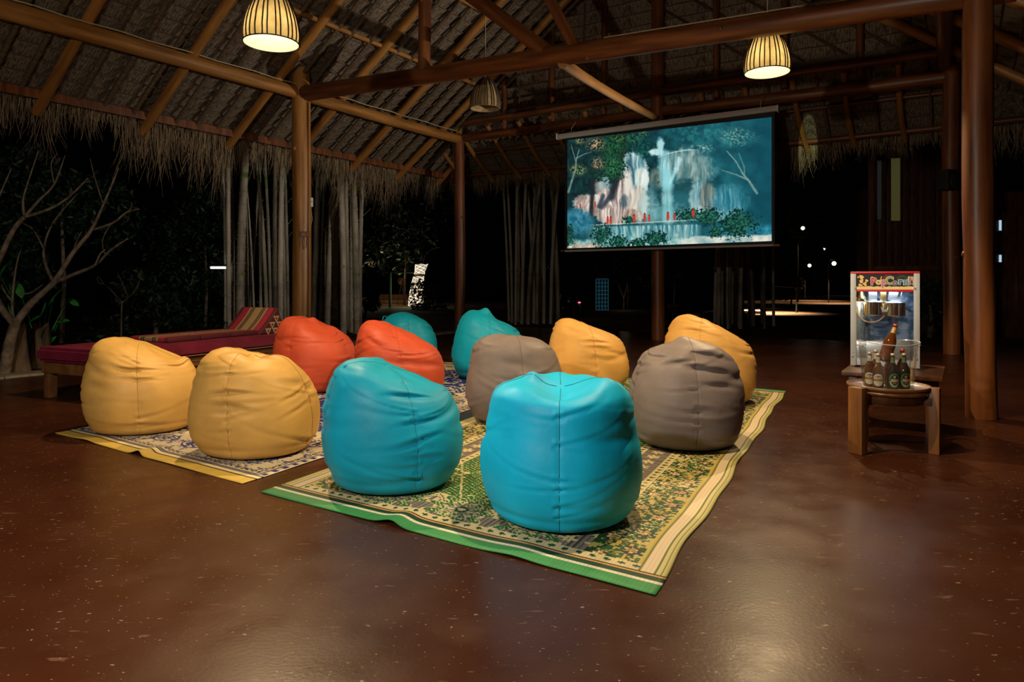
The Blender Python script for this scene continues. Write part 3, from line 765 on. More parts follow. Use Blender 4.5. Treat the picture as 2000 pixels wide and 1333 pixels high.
def mat_rug(name, label, nl, nr, fl_, painter, seed, kinks):
    nl, nr, fl_ = Vector(nl), Vector(nr), Vector(fl_)
    e1, e2 = nr-nl, fl_-nl; Wd, Ln = e1.length, e2.length
    nx, ny = 90, 200; rg = np.random.default_rng(seed)
    v, u = np.mgrid[0:ny+1, 0:nx+1]; u = u/nx; v = v/ny
    edge = np.minimum(np.minimum(u, 1-u)*Wd, np.minimum(v, 1-v)*Ln)
    z = .006 + .004*np.clip(1-edge/.3, 0, 1)*(.5+.5*np.sin(u*Wd*5+seed)*np.cos(v*Ln*4))
    du = np.zeros_like(u); dv = np.zeros_like(v)
    for (ku, kw, amp, dep) in kinks:       # creases that run in from the near edge
        prof = np.exp(-((u-ku-.02*v)/kw)**2)*np.exp(-v*Ln/dep)
        z = z + amp*prof; dv = dv + amp*.8*prof/Ln
    du = du + .012*np.sin(v*Ln*3.1+seed)*np.exp(-((1-u)*Wd/.3))/Wd + .008*np.sin(v*Ln*7.3)*np.exp(-((1-u)*Wd/.2))/Wd
    uu, vv = u+du, v+dv
    px = nl.x + e1.x*uu + e2.x*vv; py = nl.y + e1.y*uu + e2.y*vv
    top = np.stack([px, py, z], -1).reshape(-1, 3); n = len(top)
    bot = top.copy(); bot[:, 2] -= .005
    idx = np.arange((ny+1)*(nx+1)).reshape(ny+1, nx+1)
    f = np.stack([idx[:-1, :-1], idx[:-1, 1:], idx[1:, 1:], idx[1:, :-1]], -1).reshape(-1, 4)
    rim = list(idx[0, :]) + list(idx[1:, -1]) + list(idx[-1, -2::-1]) + list(idx[-2:0:-1, 0])
    fs = [tuple(int(i) for i in q) for q in f] + [tuple(int(i)+n for i in q[::-1]) for q in f]
    for a, b_ in zip(rim, rim[1:]+rim[:1]): fs.append((int(a)+n, int(b_)+n, int(b_), int(a)))
    m = MB(); base = (nl+nr)/2 + e2/2
    m.v = [tuple(p) for p in np.concatenate([top, bot])]; m.f = fs
    me = m.mesh(name, True, base)
    uv = np.stack([u, v], -1).reshape(-1, 2); set_uv(me, np.concatenate([uv, uv]))
    o = obj(name, me, img_mat(name, painter(Wd, Ln), .55, bump=.25), loc=base, label=label, cat='mat')
    return o
gNL, gNR, gFR = G(510, 963), G(1280, 1165), G(1535, 765)
mat_rug('woven_mat', 'green and cream patterned woven floor mat under the blue and grey bean bags', gNL, gNR, gNL + (gFR-gNR), paint_green, 3, ((.415, .03, .022, .4), (.72, .05, .008, .4)))
bNL, bNR = G(107, 847), G(475, 947)
mat_rug('woven_mat', 'blue and cream patterned woven floor mat with a yellow hem under the left bean bags', bNL, bNR, bNL + (gFR-gNR)*1.0, paint_blue, 5, ((.50, .025, .028, .3), (.2, .05, .008, .3)))

# ================================================================== BEAN BAGS
def sinnoise(p, seed, freq, n=10):
    rg = np.random.default_rng(seed); t = 0
    for i in range(n):
        k = rg.normal(0, 1, 3)*freq; t = t + np.sin(p @ k + rg.uniform(0, 6.28))
    return t/math.sqrt(n)
def smooth(x, a, b):
    t = np.clip((x-a)/(b-a), 0, 1); return t*t*(3-2*t)
BPROF = [(0, 0), (.30, 0), (.60, 0), (.74, .004), (.83, .03), (.905, .09), (.965, .18), (.995, .29), (1.0, .38), (.985, .48), (.95, .58), (.885, .69), (.79, .79), (.66, .875), (.50, .94), (.32, .98), (.15, .995), (0, 1.0)]
_bp = np.array(BPROF)
_s = np.concatenate([[0], np.cumsum(np.hypot(*np.diff(_bp, axis=0).T))]); _s /= _s[-1]
def bprofile(t):
    """smoothed profile"""
    k = np.linspace(0, 1, 400); r = np.interp(k, _s, _bp[:, 0]); z = np.interp(k, _s, _bp[:, 1])
    ker = np.exp(-np.linspace(-2, 2, 25)**2); ker /= ker.sum()
    rp = np.convolve(np.pad(r, 12, 'edge'), ker, 'valid'); zp = np.convolve(np.pad(z, 12, 'edge'), ker, 'valid')
    return np.interp(t, k, rp), np.interp(t, k, zp)
def fabric(name, c):
    m, nt, N, L, bs = new_mat(name)
    tc = N.new('ShaderNodeTexCoord')
    nz = N.new('ShaderNodeTexNoise'); nz.inputs['Scale'].default_value = 5; nz.inputs['Detail'].default_value = 6
    L.new(tc.outputs['Object'], nz.inputs['Vector'])
    cr = N.new('ShaderNodeValToRGB'); cr.color_ramp.elements[0].position = .3; cr.color_ramp.elements[1].position = .7
    cr.color_ramp.elements[0].color = col4([q*.9 for q in c]); cr.color_ramp.elements[1].color = col4([min(1, q*1.08) for q in c])
    L.new(nz.outputs['Fac'], cr.inputs[0]); L.new(cr.outputs[0], bs.inputs['Base Color'])
    bs.inputs['Roughness'].default_value = .52; bs.inputs['Specular IOR Level'].default_value = .3
    n2 = N.new('ShaderNodeTexNoise'); n2.inputs['Scale'].default_value = 320; n2.inputs['Detail'].default_value = 2
    n3 = N.new('ShaderNodeTexNoise'); n3.inputs['Scale'].default_value = 9; n3.inputs['Detail'].default_value = 4
    L.new(tc.outputs['Object'], n2.inputs['Vector']); L.new(tc.outputs['Object'], n3.inputs['Vector'])
    b1 = N.new('ShaderNodeBump'); b1.inputs['Strength'].default_value = .12; b1.inputs['Distance'].default_value = .002
    b2 = N.new('ShaderNodeBump'); b2.inputs['Strength'].default_value = .18; b2.inputs['Distance'].default_value = .02
    L.new(n2.outputs['Fac'], b1.inputs['Height']); L.new(n3.outputs['Fac'], b2.inputs['Height']); L.new(b2.outputs[0], b1.inputs['Normal']); L.new(b1.outputs[0], bs.inputs['Normal'])
    return m
FAB = {'yellow': fabric('mustard_fabric', (.60, .345, .088)), 'yellow2': fabric('orange_yellow_fabric', (.70, .385, .105)),
       'orange': fabric('orange_red_fabric', (.52, .074, .032)), 'teal': fabric('teal_fabric', (.004, .335, .53)), 'blue': fabric('bright_blue_fabric', (.004, .49, .84)),
       'grey': fabric('warm_grey_fabric', (.21, .17, .168))}
def thread_col(c): return flat_mat('seam_thread', [q*.8 for q in c], .7)
THR = {'yellow': thread_col((.5, .27, .06)), 'yellow2': thread_col((.55, .27, .05)), 'orange': thread_col((.5, .06, .02)), 'teal': thread_col((.02, .3, .36)), 'blue': thread_col((.004, .2, .3)), 'grey': thread_col((.15, .11, .09))}
def bean_bag(label, cen, R, H, colr, psi, seam, seed, drop=.3, lean=.1, dent=(.0, .0, .0), ridge=0.0, group='bean bags on the woven mats', na=200, ntt=130, loop=None, flat=0.4, bumps=(), puck=1.0, folds=()):
    """cen: base centre; psi: direction the seat faces; seam: world angle of the first seam; drop: how far the seat sinks"""
    A = np.linspace(0, 2*np.pi, na, endpoint=False); Tt = np.linspace(0.0, 1, ntt)
    ang, t = np.meshgrid(A, Tt)
    r, h = bprofile(t)
    if flat:     # boxier crown
        r = np.where(h > .5, r + flat*(1-r)*smooth(h, .55, .95)*(r > .05)*r, r)
    rg = np.random.default_rng(seed)
    sang = [seam + k*math.pi/2 + (rg.uniform(-.08, .08) if k else 0) for k in range(4)]
    # out of round, pulled in at the seams
    dmin = np.full_like(ang, 9.0)
    for s in sang:
        d = np.abs((ang - s + np.pi) % (2*np.pi) - np.pi); dmin = np.minimum(dmin, d)
    R0 = r*R*(1 + .018*np.sin(2*ang+seed) + .012*np.sin(3*ang+2*seed))
    side = smooth(h, .02, .10)*(1-smooth(h, .93, 1.0))
    groove = -.0035*np.exp(-(dmin*R/.012)**2)*side - .012*np.exp(-(dmin*R/.12)**2)*side
    disp = groove
    # puckers that start from a seam and die out along the cloth
    zz = h*H
    for s in sang:
        sd = (ang - s + np.pi) % (2*np.pi) - np.pi
        for k in range(11):
            z0 = rg.uniform(.10, .93)*H; sg = rg.choice([-1, 1]); wd = rg.uniform(.08, .30); tilt = rg.uniform(-.22, .22); sw = rg.uniform(.006, .016); dp = rg.uniform(.005, .016)*puck
            arc = sd*R
            fall = np.where(arc*sg > -.03, np.exp(-np.maximum(arc*sg, 0)/wd), np.exp(-(np.minimum(arc*sg, 0)/.02)**2)*1.0)
            ln = np.exp(-((zz - z0 - tilt*arc - .25*arc*arc)/ (sw*(1+2.0*np.abs(arc))))**2)
            disp = disp - dp*ln*fall*side
            disp = disp + .6*dp*np.exp(-((zz - z0 - 2.2*sw - tilt*arc - .25*arc*arc)/(sw*1.5))**2)*fall*side
    # broad sag folds
    for k in range(4):
        a0 = rg.uniform(0, 6.28); z0 = rg.uniform(.45, .85)*H; tilt = rg.uniform(-.3, .3); w = rg.uniform(.25, .6)
        sd = (ang-a0+np.pi) % (2*np.pi)-np.pi
        disp = disp - .016*np.exp(-(sd/w)**2)*np.exp(-((zz-z0-tilt*sd*R)/.035)**2)*side
    for (fa, fz, fd, fw, fs_, ft_) in folds:      # deep folds seen in the photograph: angle from the first seam, height, depth, width
        sd = (ang - seam - fa + np.pi) % (2*np.pi) - np.pi
        q_ = zz - fz*H - ft_*sd*R + .25*(sd*R)**2
        fall = np.exp(-(sd/fw)**2)*side
        disp = disp - fd*np.exp(-(q_/fs_)**2)*fall + .7*fd*np.exp(-((q_-2.0*fs_)/(1.3*fs_))**2)*fall
    disp = disp - .010*np.exp(-((h-.10)/.025)**2)*(.4+.6*np.sin(ang*2+seed)**2)      # crease above the base panel
    R1 = np.maximum(R0 + disp*smooth(r, .1, .5), 0)
    x, y = R1*np.cos(ang), R1*np.sin(ang); z = h*H
    # seat sinks in front, back stays high and leans back a little
    fx, fy = math.cos(psi), math.sin(psi)
    f = (x*fx + y*fy)/R; l_ = (-x*fy + y*fx)/R
    up = smooth(h, .38, 1.0)
    z = z*(1 - drop*up*smooth(f, -.75, .75))
    ed = ridge*H*np.exp(-((f+.42)/.22)**2)*smooth(h, .7, 1.0)*(1-.5*l_*l_)
    z = z + ed
    if dent[2]: z = z - dent[2]*np.exp(-(((f-dent[0])/.34)**2 + ((l_-dent[1])/.42)**2))*smooth(h, .72, .97)
    for (bf, bl, bw, bh) in bumps:
        z = z + bh*np.exp(-(((f-bf)/bw)**2 + ((l_-bl)/bw)**2))*smooth(h, .45, .8)
    sh = lean*R*(z/H)**2
    x = x - fx*sh; y = y - fy*sh
    p = np.stack([x, y, z], -1)
    nn = sinnoise(p, seed, 5.5)[..., None]*.010*smooth(h, .03, .2)[..., None]
    nrm = p*[1, 1, .8] - [0, 0, .35*H]; nrm /= (np.linalg.norm(nrm, axis=-1, keepdims=True)+1e-6)
    p = p + nrm*nn + nrm*(sinnoise(p, seed+1, 16)*.0035*smooth(h, .5, .95))[..., None]
    top = smooth(h, .8, .97)
    # gathers round the crown
    p[..., 2] += .005*np.sin(7*ang+seed + 3*l_)*top*(1-smooth(h, .985, 1.0))*smooth(r, .03, .3)
    p[..., 2] = np.maximum(p[..., 2], 0.0)
    verts = p[1:-1].reshape(-1, 3)
    nr_ = ntt-2
    vs = [tuple(q) for q in verts] + [(0, 0, 0), tuple(p[-1].mean(0))]
    idx = np.arange(nr_*na).reshape(nr_, na); nx_ = np.roll(idx, -1, 1)
    fs = [tuple(q) for q in np.stack([idx[:-1], nx_[:-1], nx_[1:], idx[1:]], -1).reshape(-1, 4).tolist()]
    b0, t0 = nr_*na, nr_*na+1
    fs += [(b0, int(nx_[0, k]), int(idx[0, k])) for k in range(na)] + [(t0, int(idx[-1, k]), int(nx_[-1, k])) for k in range(na)]
    rt = empty('bean_bag', (cen[0], cen[1], .0125), 0, label, 'bean bag', group)
    m = MB(); m.v = vs; m.f = fs
    obj('cover', m, FAB[colr], rt, True)
    c3 = np.array([0, 0, .4*H])
    for s in sang:
        j = (s/(2*np.pi)*na) % na; j0 = int(j); w = j-j0
        ln = p[:, j0 % na]*(1-w) + p[:, (j0+1) % na]*w
        pts = []
        for i in range(int(.30*ntt), ntt-2, 2):
            q = ln[i]; pts.append(Vector(q) + Vector(nrm[i, j0 % na])*.0012)
        m = MB(); m.tube(pts, .0015, 5); obj('seam', m, THR[colr], rt, True)
    if loop is not None:
        la, lh, sz = loop
        j = int(((la/(2*np.pi)) % 1)*na) % na; i = int(np.argmin(np.abs(h[:, 0]-lh)))
        c = Vector(p[i, j]); d = Vector((math.cos(la), math.sin(la), .0)); tg = Vector((-d.y, d.x, 0)); upv = Vector((0, 0, 1))
        vs = []; fs = []; K = 18
        for k in range(K):
            a = math.pi*1.25*k/(K-1) - .3
            q = c + upv*(sz*math.sin(a)) + d*(-sz*.9*math.cos(a)*.6) + tg*0
            for s_, o_ in ((-1, .0), (1, .0)):
                vs.append(q + tg*(.028*s_)); vs.append(q + tg*(.028*s_) + (d*(-math.cos(a)) + upv*math.sin(a))*.006)
        for k in range(K-1):
            b0 = 4*k
            fs += [(b0, b0+2, b0+6, b0+4), (b0+1, b0+5, b0+7, b0+3), (b0, b0+4, b0+5, b0+1), (b0+2, b0+3, b0+7, b0+6)]
        m = MB(); m.v = [tuple(q) for q in vs]; m.f = fs
        obj('carry_strap', m, FAB[colr], rt, True)
    return rt
def bag_px(label, l, r, top, bot, colr, psi, seampx, seed, **kw):
    """size and place from the outline seen in the photograph"""
    Yf = G(1000, bot).y; R = .48
    for _ in range(12):
        Yc = Yf + .84*R; xm = ((l+r)/2-1000)/FPX; st = math.sqrt(1+xm*xm)
        R = (r-l)/2/FPX*Yc/st*.985
    Xc = ((l+r)/2-1000)/FPX*Yc
    H = kw.pop('H', None) or (CAMH + (HOR-top)/FPX*(Yc-.05))
    toc = math.atan2(-Yc, -Xc)
    sm = toc + math.asin(max(-.95, min(.95, (seampx-(l+r)/2)/((r-l)/2))))
    return bean_bag(label, (Xc, Yc), R, H, colr, math.radians(psi), sm, seed, **kw)
bag_px('mustard yellow bean bag at the left end of the front row', 163, 404, 654, 858, 'yellow', 8, 272, 1, folds=((0, .74, .016, .35, .016, .1), (.05, .60, .012, .3, .014, -.05), (.9, .8, .02, .3, .02, -.2)), drop=.22, lean=.12, bumps=((.85, -.05, .16, .06), (.62, -.05, .12, -.02), (-.3, 0, .4, .012)))
bag_px('mustard yellow bean bag second in the front row, beside the teal one', 374, 631, 678, 907, 'yellow', 20, 445, 2, folds=((0, .62, .018, .3, .016, .1), (.1, .5, .012, .3, .014, -.1), (1.2, .6, .014, .3, .014, .3), (1.2, .45, .012, .3, .014, .3)), drop=.13, lean=.10, bumps=((.05, -.2, .16, -.055), (.5, -.25, .25, .045), (-.35, .2, .3, .02)))
bag_px('orange red bean bag nearer the daybed, behind the yellow ones', 532, 702, 613, 772, 'orange', 5, 568, 3, drop=.20, lean=.12, bumps=((.1, -.15, .13, .05), (.55, -.2, .2, .04)), na=160, ntt=110)
bag_px('orange red bean bag directly behind the teal front bag', 690, 873, 620, 800, 'orange', 2, 788, 4, drop=.26, lean=.16, na=160, ntt=110)
bag_px('teal bean bag mostly hidden behind an orange one, with its strap showing', 735, 858, 612, 720, 'teal', 60, 800, 5, drop=.12, lean=.05, na=140, ntt=100, loop=(3.6, .86, .06), bumps=((0, 0, .4, .05),))
bag_px('teal bean bag farthest back in the middle with a pointed crown', 880, 1026, 606, 746, 'teal', 10, 956, 6, drop=.22, lean=-.02, na=140, ntt=100, bumps=((-.05, 0, .16, .09), (-.5, .1, .3, .03)))
bag_px('warm grey bean bag in the middle, behind the two blue ones', 907, 1104, 650, 836, 'grey', 40, 1024, 7, drop=.08, lean=.05, flat=.5, na=170, ntt=110)
bag_px('orange yellow bean bag in the back row right of the middle grey one', 1071, 1228, 617, 770, 'yellow2', 5, 1166, 8, folds=((.05, .72, .02, .3, .018, .12), (.1, .62, .016, .3, .018, .05), (.05, .45, .012, .3, .016, -.1)), drop=.24, lean=.12, na=150, ntt=100)
bag_px('orange yellow bean bag at the right end, behind the grey one', 1292, 1480, 608, 797, 'yellow2', 5, 1370, 9, folds=((-.1, .80, .022, .4, .02, 0), (-.2, .66, .014, .4, .02, .1)), drop=.26, lean=.10, na=160, ntt=110)
bag_px('warm grey bean bag at the right edge of the green mat', 1221, 1455, 663, 889, 'grey', 70, 1362, 10, folds=((.35, .86, .03, .35, .022, -.1), (.25, .74, .026, .4, .02, -.12), (-.3, .80, .018, .35, .02, .1), (.45, .60, .016, .35, .018, -.1)), drop=.10, lean=.02, bumps=((-.25, .0, .22, .05),))
bag_px('teal bean bag on the front left part of the green mat', 629, 911, 694, 978, 'teal', 15, 815, 11, folds=((.0, .80, .022, .35, .022, .05), (.08, .56, .012, .25, .014, .1), (.08, .42, .012, .25, .014, .2), (.05, .28, .012, .25, .014, .0)), drop=.20, lean=.10, na=240, ntt=150, bumps=((-.15, .2, .25, .03), (.75, -.25, .22, .03)))
bag_px('bright blue bean bag nearest to the camera with a sunken top', 934, 1256, 742, 1054, 'blue', 88, 1092, 41, puck=.6, drop=.0, lean=.02, flat=.95, na=260, ntt=160, bumps=((-.5, .02, .26, -.055), (-.38, .5, .24, .025), (-.36, -.52, .2, .045), (-.12, 0, .34, -.07), (.1, .35, .12, .05), (.45, 0, .4, .01)))
# ================================================================== PROJECTION SCREEN
S0 = pC - V*.42
def scr(px, py, off=0.0):
    d = Vector(((px-1000)/FPX, 1, (HOR-py)/FPX)); o = Vector((0, 0, CAMH))
    t = ((S0 - V*off) - o).dot(V)/d.dot(V)
    return o + d*t
def blur(a, r):
    k = np.exp(-np.linspace(-2, 2, 2*r+1)**2); k /= k.sum()
    for ax in (0, 1):
        p = np.pad(a, [(r, r) if i == ax else (0, 0) for i in range(a.ndim)], 'edge')
        a = sum(k[i]*np.take(p, range(i, i+a.shape[ax]), axis=ax) for i in range(2*r+1))
    return a
def paint_fall(w=900, h=480):
    vv, uu = np.mgrid[0:h, 0:w].astype(np.float32); uu /= (w-1); vv = 1 - vv/(h-1)
    x = 122 + 1728*uu; top = 325-200*uu; bot = 1235-60*uu; y = top + vv*(bot-top)
    n1 = fbm(x/80, y/80, 5, 1); n2 = fbm(x/26, y/26, 4, 2); n3 = fbm(x/11, y/11, 3, 3)
    st = fbm(x/13 + n1*2, y/130, 3, 4); st2 = fbm(x/30 + n1*3, y/110 + x/160, 4, 6)
    img = np.zeros((h, w, 3), np.float32)
    def lay(m, c):
        m = np.clip(m, 0, 1)[..., None]; img[:] = img*(1-m) + (c if getattr(c, 'ndim', 1) == 3 else np.array(c, np.float32)/255)*m
    def mixc(t, a, b):
        t = np.clip(t, 0, 1)[..., None]; return (np.array(a, np.float32)*(1-t) + np.array(b, np.float32)*t)/255
    def ell(cx, cy, rx, ry, soft=.25, rough=.25, nz=None):
        return np.clip((1 - np.hypot((x-cx)/rx, (y-cy)/ry) - rough*((n2 if nz is None else nz)-.5)*2)/soft+.5, 0, 1)
    def poly(pts, wd, c, a=1.0, wob=6, taper=True):
        n = len(pts)-1
        for i in range(n):
            (ax, ay), (bx, by) = pts[i], pts[i+1]
            t = np.clip(((x-ax)*(bx-ax)+(y-ay)*(by-ay))/((bx-ax)**2+(by-ay)**2), 0, 1)
            dd = np.hypot(x-ax-t*(bx-ax), y-ay-t*(by-ay)) + (n3-.5)*wob
            ww = wd*(1-.6*(i+t)/n) if taper else wd
            lay(np.clip(1.5-dd/ww, 0, 1)*a, c)
    lay(np.ones_like(x), mixc(n1*1.6-.3, (4, 36, 44), (18, 84, 92)))
    lay(np.clip((x-900)/600, 0, 1)*.9, mixc(n1*1.5-.25, (10, 66, 80), (34, 112, 122)))
    lay(np.clip((x-1500)/350, 0, 1)*.7, (8, 70, 86))
    lay(ell(1350, 260, 330, 120, .9, .5)*np.clip(n2*3-1.2, 0, 1)*.55, (58, 150, 148))
    lay(ell(1590, 290, 120, 70, .8, .6)*np.clip(n3*3.4-1.5, 0, 1)*.7, (156, 184, 160))
    lay(ell(1340, 380, 70, 36, .6, .6)*np.clip(n3*3.4-1.6, 0, 1)*.8, (190, 210, 196))
    lay(np.clip((900-x)/200, 0, 1)*np.clip((520-y)/150, 0, 1), mixc(n2*1.8-.4, (3, 34, 36), (20, 84, 70)))
    lay(ell(830, 380, 120, 110, .4, .5, n3), mixc(n3*2-.6, (3, 40, 46), (20, 96, 86)))
    lay(np.clip((560-x)/260, 0, 1)*np.clip((900-y)/120, 0, 1)*.95, mixc(n2*1.6-.3, (3, 22, 27), (12, 60, 60)))
    # dome of wet rock with its thin veils, the cave under it
    lay(ell(1200, 560, 215, 180, .35, .25), mixc(st*1.6-.3, (36, 98, 110), (140, 176, 172)))
    lay(ell(1230, 560, 150, 150, .5, .3)*.6, mixc(st2*1.8-.4, (66, 104, 104), (196, 206, 194)))
    lay(ell(1175, 740, 120, 100, .5, .4)*.95, mixc(n2, (8, 50, 60), (40, 96, 102)))
    lay(ell(1160, 830, 120, 70, .8, .4)*.7, (44, 112, 120))
    lay(ell(945, 650, 60, 100, .5, .4), mixc(n2*1.6-.3, (44, 78, 78), (136, 146, 134)))
    lay(ell(930, 790, 50, 90, .6, .4)*.9, (10, 62, 74))
    lay(ell(960, 420, 70, 30, .5, .4), mixc(st, (150, 205, 212), (226, 242, 240)))
    lay(ell(985, 360, 30, 62, .6, .4), (170, 216, 218))
    lay(np.clip(1-np.abs(y-(430-.12*(x-950)+.0011*(x-1180)**2*.6))/9, 0, 1)*np.clip((x-950)/20, 0, 1)*np.clip((1320-x)/80, 0, 1)*.8, (206, 228, 224))
    poly(((1010, 440), (1015, 540), (1035, 680), (1040, 820), (1048, 990)), 42, mixc(st*1.3-.05, (86, 168, 180), (200, 234, 232)), .8, 18, False)
    poly(((1140, 480), (1115, 560), (1065, 680)), 24, mixc(st*1.3, (130, 206, 214), (214, 240, 238)), .8, 10)
    poly(((1030, 600), (1045, 700)), 46, (136, 216, 222), .55, 16, False)
    lay(ell(1050, 950, 170, 80, 1.0, .4)*.55, (150, 206, 206))
    # right hand domes
    lay(ell(1300, 820, 78, 150, .3, .2), mixc(st*1.5-.2, (78, 138, 148), (200, 218, 212)))
    lay(ell(1370, 800, 66, 130, .35, .2), mixc(st*1.6-.3, (58, 86, 88), (146, 152, 142)))
    lay(ell(1530, 850, 130, 140, .6, .3)*.85, mixc(st*1.6-.3, (22, 106, 128), (120, 182, 190)))
    lay(ell(1480, 950, 120, 50, .8, .4)*.6, (130, 186, 190))
    poly(((1745, 770), (1690, 670), (1640, 600), (1590, 500), (1520, 410)), 10, (132, 160, 150), .8)
    poly(((1680, 655), (1590, 610), (1480, 570)), 7, (132, 160, 150), .8)
    poly(((1655, 640), (1650, 540), (1610, 430)), 6, (120, 152, 146), .7)
    # left fall and the pale rock mound
    lay(ell(745, 600, 125, 185, .2, .2), mixc(st*1.7-.35, (44, 110, 124), (222, 234, 230)))
    lay(ell(665, 500, 34, 90, .4, .3), mixc(st*1.8-.4, (60, 120, 130), (240, 244, 240)))
    lay(ell(720, 600, 26, 150, .6, .3)*.8, (16, 66, 84))
    lay(ell(815, 640, 58, 100, .3, .2), mixc(st*1.4-.1, (150, 182, 180), (244, 244, 232)))
    lay(ell(860, 640, 22, 110, .6, .3)*.9, (226, 236, 228))
    lay(ell(420, 700, 50, 70, .4, .3), mixc(n2*1.6-.3, (70, 84, 84), (160, 156, 142)))
    lay(ell(480, 690, 60, 80, .6, .3)*.7, (186, 206, 204))
    lay(ell(400, 870, 210, 100, .2, .25), mixc(st2*1.7-.3, (138, 116, 106), (236, 222, 210)))
    lay(ell(520, 850, 150, 120, .2, .25), mixc(st2*1.7-.3, (120, 104, 98), (236, 222, 208)))
    lay(ell(640, 760, 95, 170, .25, .2), mixc(st*1.7-.3, (92, 80, 78), (242, 228, 214)))
    lay(ell(700, 720, 40, 170, .5, .2)*.85, (232, 226, 214))
    lay(ell(785, 850, 95, 150, .25, .2), mixc(st*1.3-.05, (150, 138, 126), (246, 238, 222)))
    lay(ell(660, 840, 34, 60, .6, .4)*.8, (58, 80, 92))
    lay(ell(560, 960, 160, 70, .25, .25), mixc(st*1.7-.3, (112, 92, 84), (238, 224, 212)))
    lay(ell(740, 950, 90, 50, .3, .3), mixc(st2*1.7-.3, (120, 96, 84), (226, 208, 190)))
    lay(ell(880, 880, 80, 150, 1.0, .3)*.6, (158, 206, 206))
    poly(((655, 250), (640, 420), (600, 620), (545, 800)), 30, (30, 36, 42), .95, 4, False)
    poly(((470, 790), (430, 880)), 18, (46, 56, 70), .85, 4, False); poly(((545, 790), (450, 890)), 20, (46, 56, 70), .85, 4, False)
    poly(((378, 560), (368, 760), (352, 960)), 20, (28, 34, 38), .95, 4, False)
    # pale trunks at the left
    poly(((132, 760), (165, 670), (200, 580), (210, 490), (240, 400)), 11, (116, 142, 136), .85)
    poly(((205, 500), (180, 430), (160, 360)), 6, (116, 142, 136), .8); poly(((212, 475), (290, 440), (360, 420)), 6, (116, 142, 136), .8)
    # crowns
    lay(ell(560, 380, 130, 120, .3, .8, n3), mixc(n3*1.9-.5, (3, 26, 24), (34, 104, 62)))
    lay(ell(560, 550, 110, 110, .3, .8, n3), mixc(n3*2.0-.55, (3, 32, 30), (52, 134, 78)))
    lay(ell(420, 600, 80, 70, .4, .7, n3), mixc(n3*1.6-.3, (4, 28, 30), (24, 76, 60)))
    for cx, cy, rx, ry, c in ((395, 355, 110, 66, (214, 166, 122)), (420, 515, 74, 66, (206, 162, 116)), (225, 575, 110, 60, (150, 164, 104)), (240, 330, 64, 34, (154, 152, 104)), (610, 300, 80, 40, (80, 134, 64)), (740, 300, 80, 50, (62, 134, 84)), (830, 260, 60, 30, (90, 140, 90))):
        lay(ell(cx, cy, rx, ry, .5, 1.0, n3)*np.clip(n3*5-2.1, 0, 1), mixc(n3*2.2-.7, tuple(q*.6 for q in c), c))
    # lower pool, ledge, rocks
    lay(ell(215, 1010, 170, 110, .5, .4), mixc(n2*1.5-.25, (12, 84, 108), (80, 150, 168)))
    lay(np.clip((y-(1050-40*uu))/14, 0, 1)*np.clip((1330-x)/60, 0, 1)*np.clip((x-300)/120, 0, 1), mixc(st*1.8-.4, (30, 112, 124), (180, 206, 204)))
    lay(np.clip(1-np.abs(y-(1040-50*(x-340)/1000))/8, 0, 1)*np.clip((1330-x)/40, 0, 1)*np.clip((x-330)/60, 0, 1)*.85, (214, 220, 206))
    lay(np.clip((y-(1140-20*uu)-(n1-.5)*90)/30, 0, 1), mixc(n2*1.7-.3, (44, 140, 146), (216, 222, 210)))
    lay(np.clip((y-(1180-40*uu)-(n1-.5)*60)/22, 0, 1)*np.clip((560-x)/200, 0, 1), mixc(n2*1.7-.35, (120, 120, 110), (242, 222, 202)))
    lay(np.clip((x-1330)/160, 0, 1)*np.clip((y-1020)/50, 0, 1)*np.clip((1140-y)/30, 0, 1)*.95, mixc(n2*1.5-.2, (16, 96, 122), (64, 154, 174)))
    lay(np.clip((x-1080)/200, 0, 1)*np.clip((y-1130+40*(uu-.6)-(n1-.5)*50)/16, 0, 1), mixc(n1*2-.4, (120, 164, 166), (244, 234, 218)))
    for cx, cy, rx, ry in ((455, 1130, 85, 85), (610, 1180, 90, 55), (940, 1150, 95, 60), (1600, 1030, 130, 110), (1380, 970, 90, 70), (1230, 950, 110, 45), (1440, 1090, 60, 50), (700, 990, 50, 30), (145, 1090, 40, 50), (145, 1175, 50, 40), (790, 1190, 60, 40)):
        lay(ell(cx, cy, rx, ry, .3, .8, n3), mixc(n3*2.1-.6, (3, 36, 38), (44, 122, 92)))
    img[:] = blur(img, 1)
    for px_, py_, s in ((512, 1000, 1), (540, 1000, 1), (752, 985, 1.1), (846, 975, 1.1), (886, 980, .9), (1046, 965, 1.1), (1100, 968, .9), (1255, 935, 1.1), (250, 885, .7), (392, 865, .7)):
        lay(np.clip(1.5-np.hypot((x-px_)/(9*s), (y-py_)/(26*s)), 0, 1)*1.8, (196, 62, 46)); lay(np.clip(1.6-np.hypot((x-px_)/(6*s), (y-py_+30*s)/(7*s)), 0, 1), (110, 40, 34))
    return img[::1]
sc0 = (scr(1100, 491) + scr(1517, 479))/2
sroot = empty('projection_screen', (sc0.x, sc0.y, sc0.z), 0, 'hanging projection screen showing a turquoise waterfall and small orange figures', 'screen')
def offs(v): return tuple(sc0)
picq = [scr(1108, 485.5, .012), scr(1507, 471, .012), scr(1507, 228.8, .012), scr(1108, 273.5, .012)]
nu, nv = 24, 14
m = MB(); uvs = []
for j in range(nv+1):
    for i in range(nu+1):
        a, b = i/nu, j/nv
        m.v.append(tuple((picq[0]*(1-a)+picq[1]*a)*(1-b) + (picq[3]*(1-a)+picq[2]*a)*b)); uvs.append((a, b))
for j in range(nv):
    for i in range(nu): m.f.append((j*(nu+1)+i, j*(nu+1)+i+1, (j+1)*(nu+1)+i+1, (j+1)*(nu+1)+i))
me = m.mesh('projected_picture', False, sc0); set_uv(me, uvs)
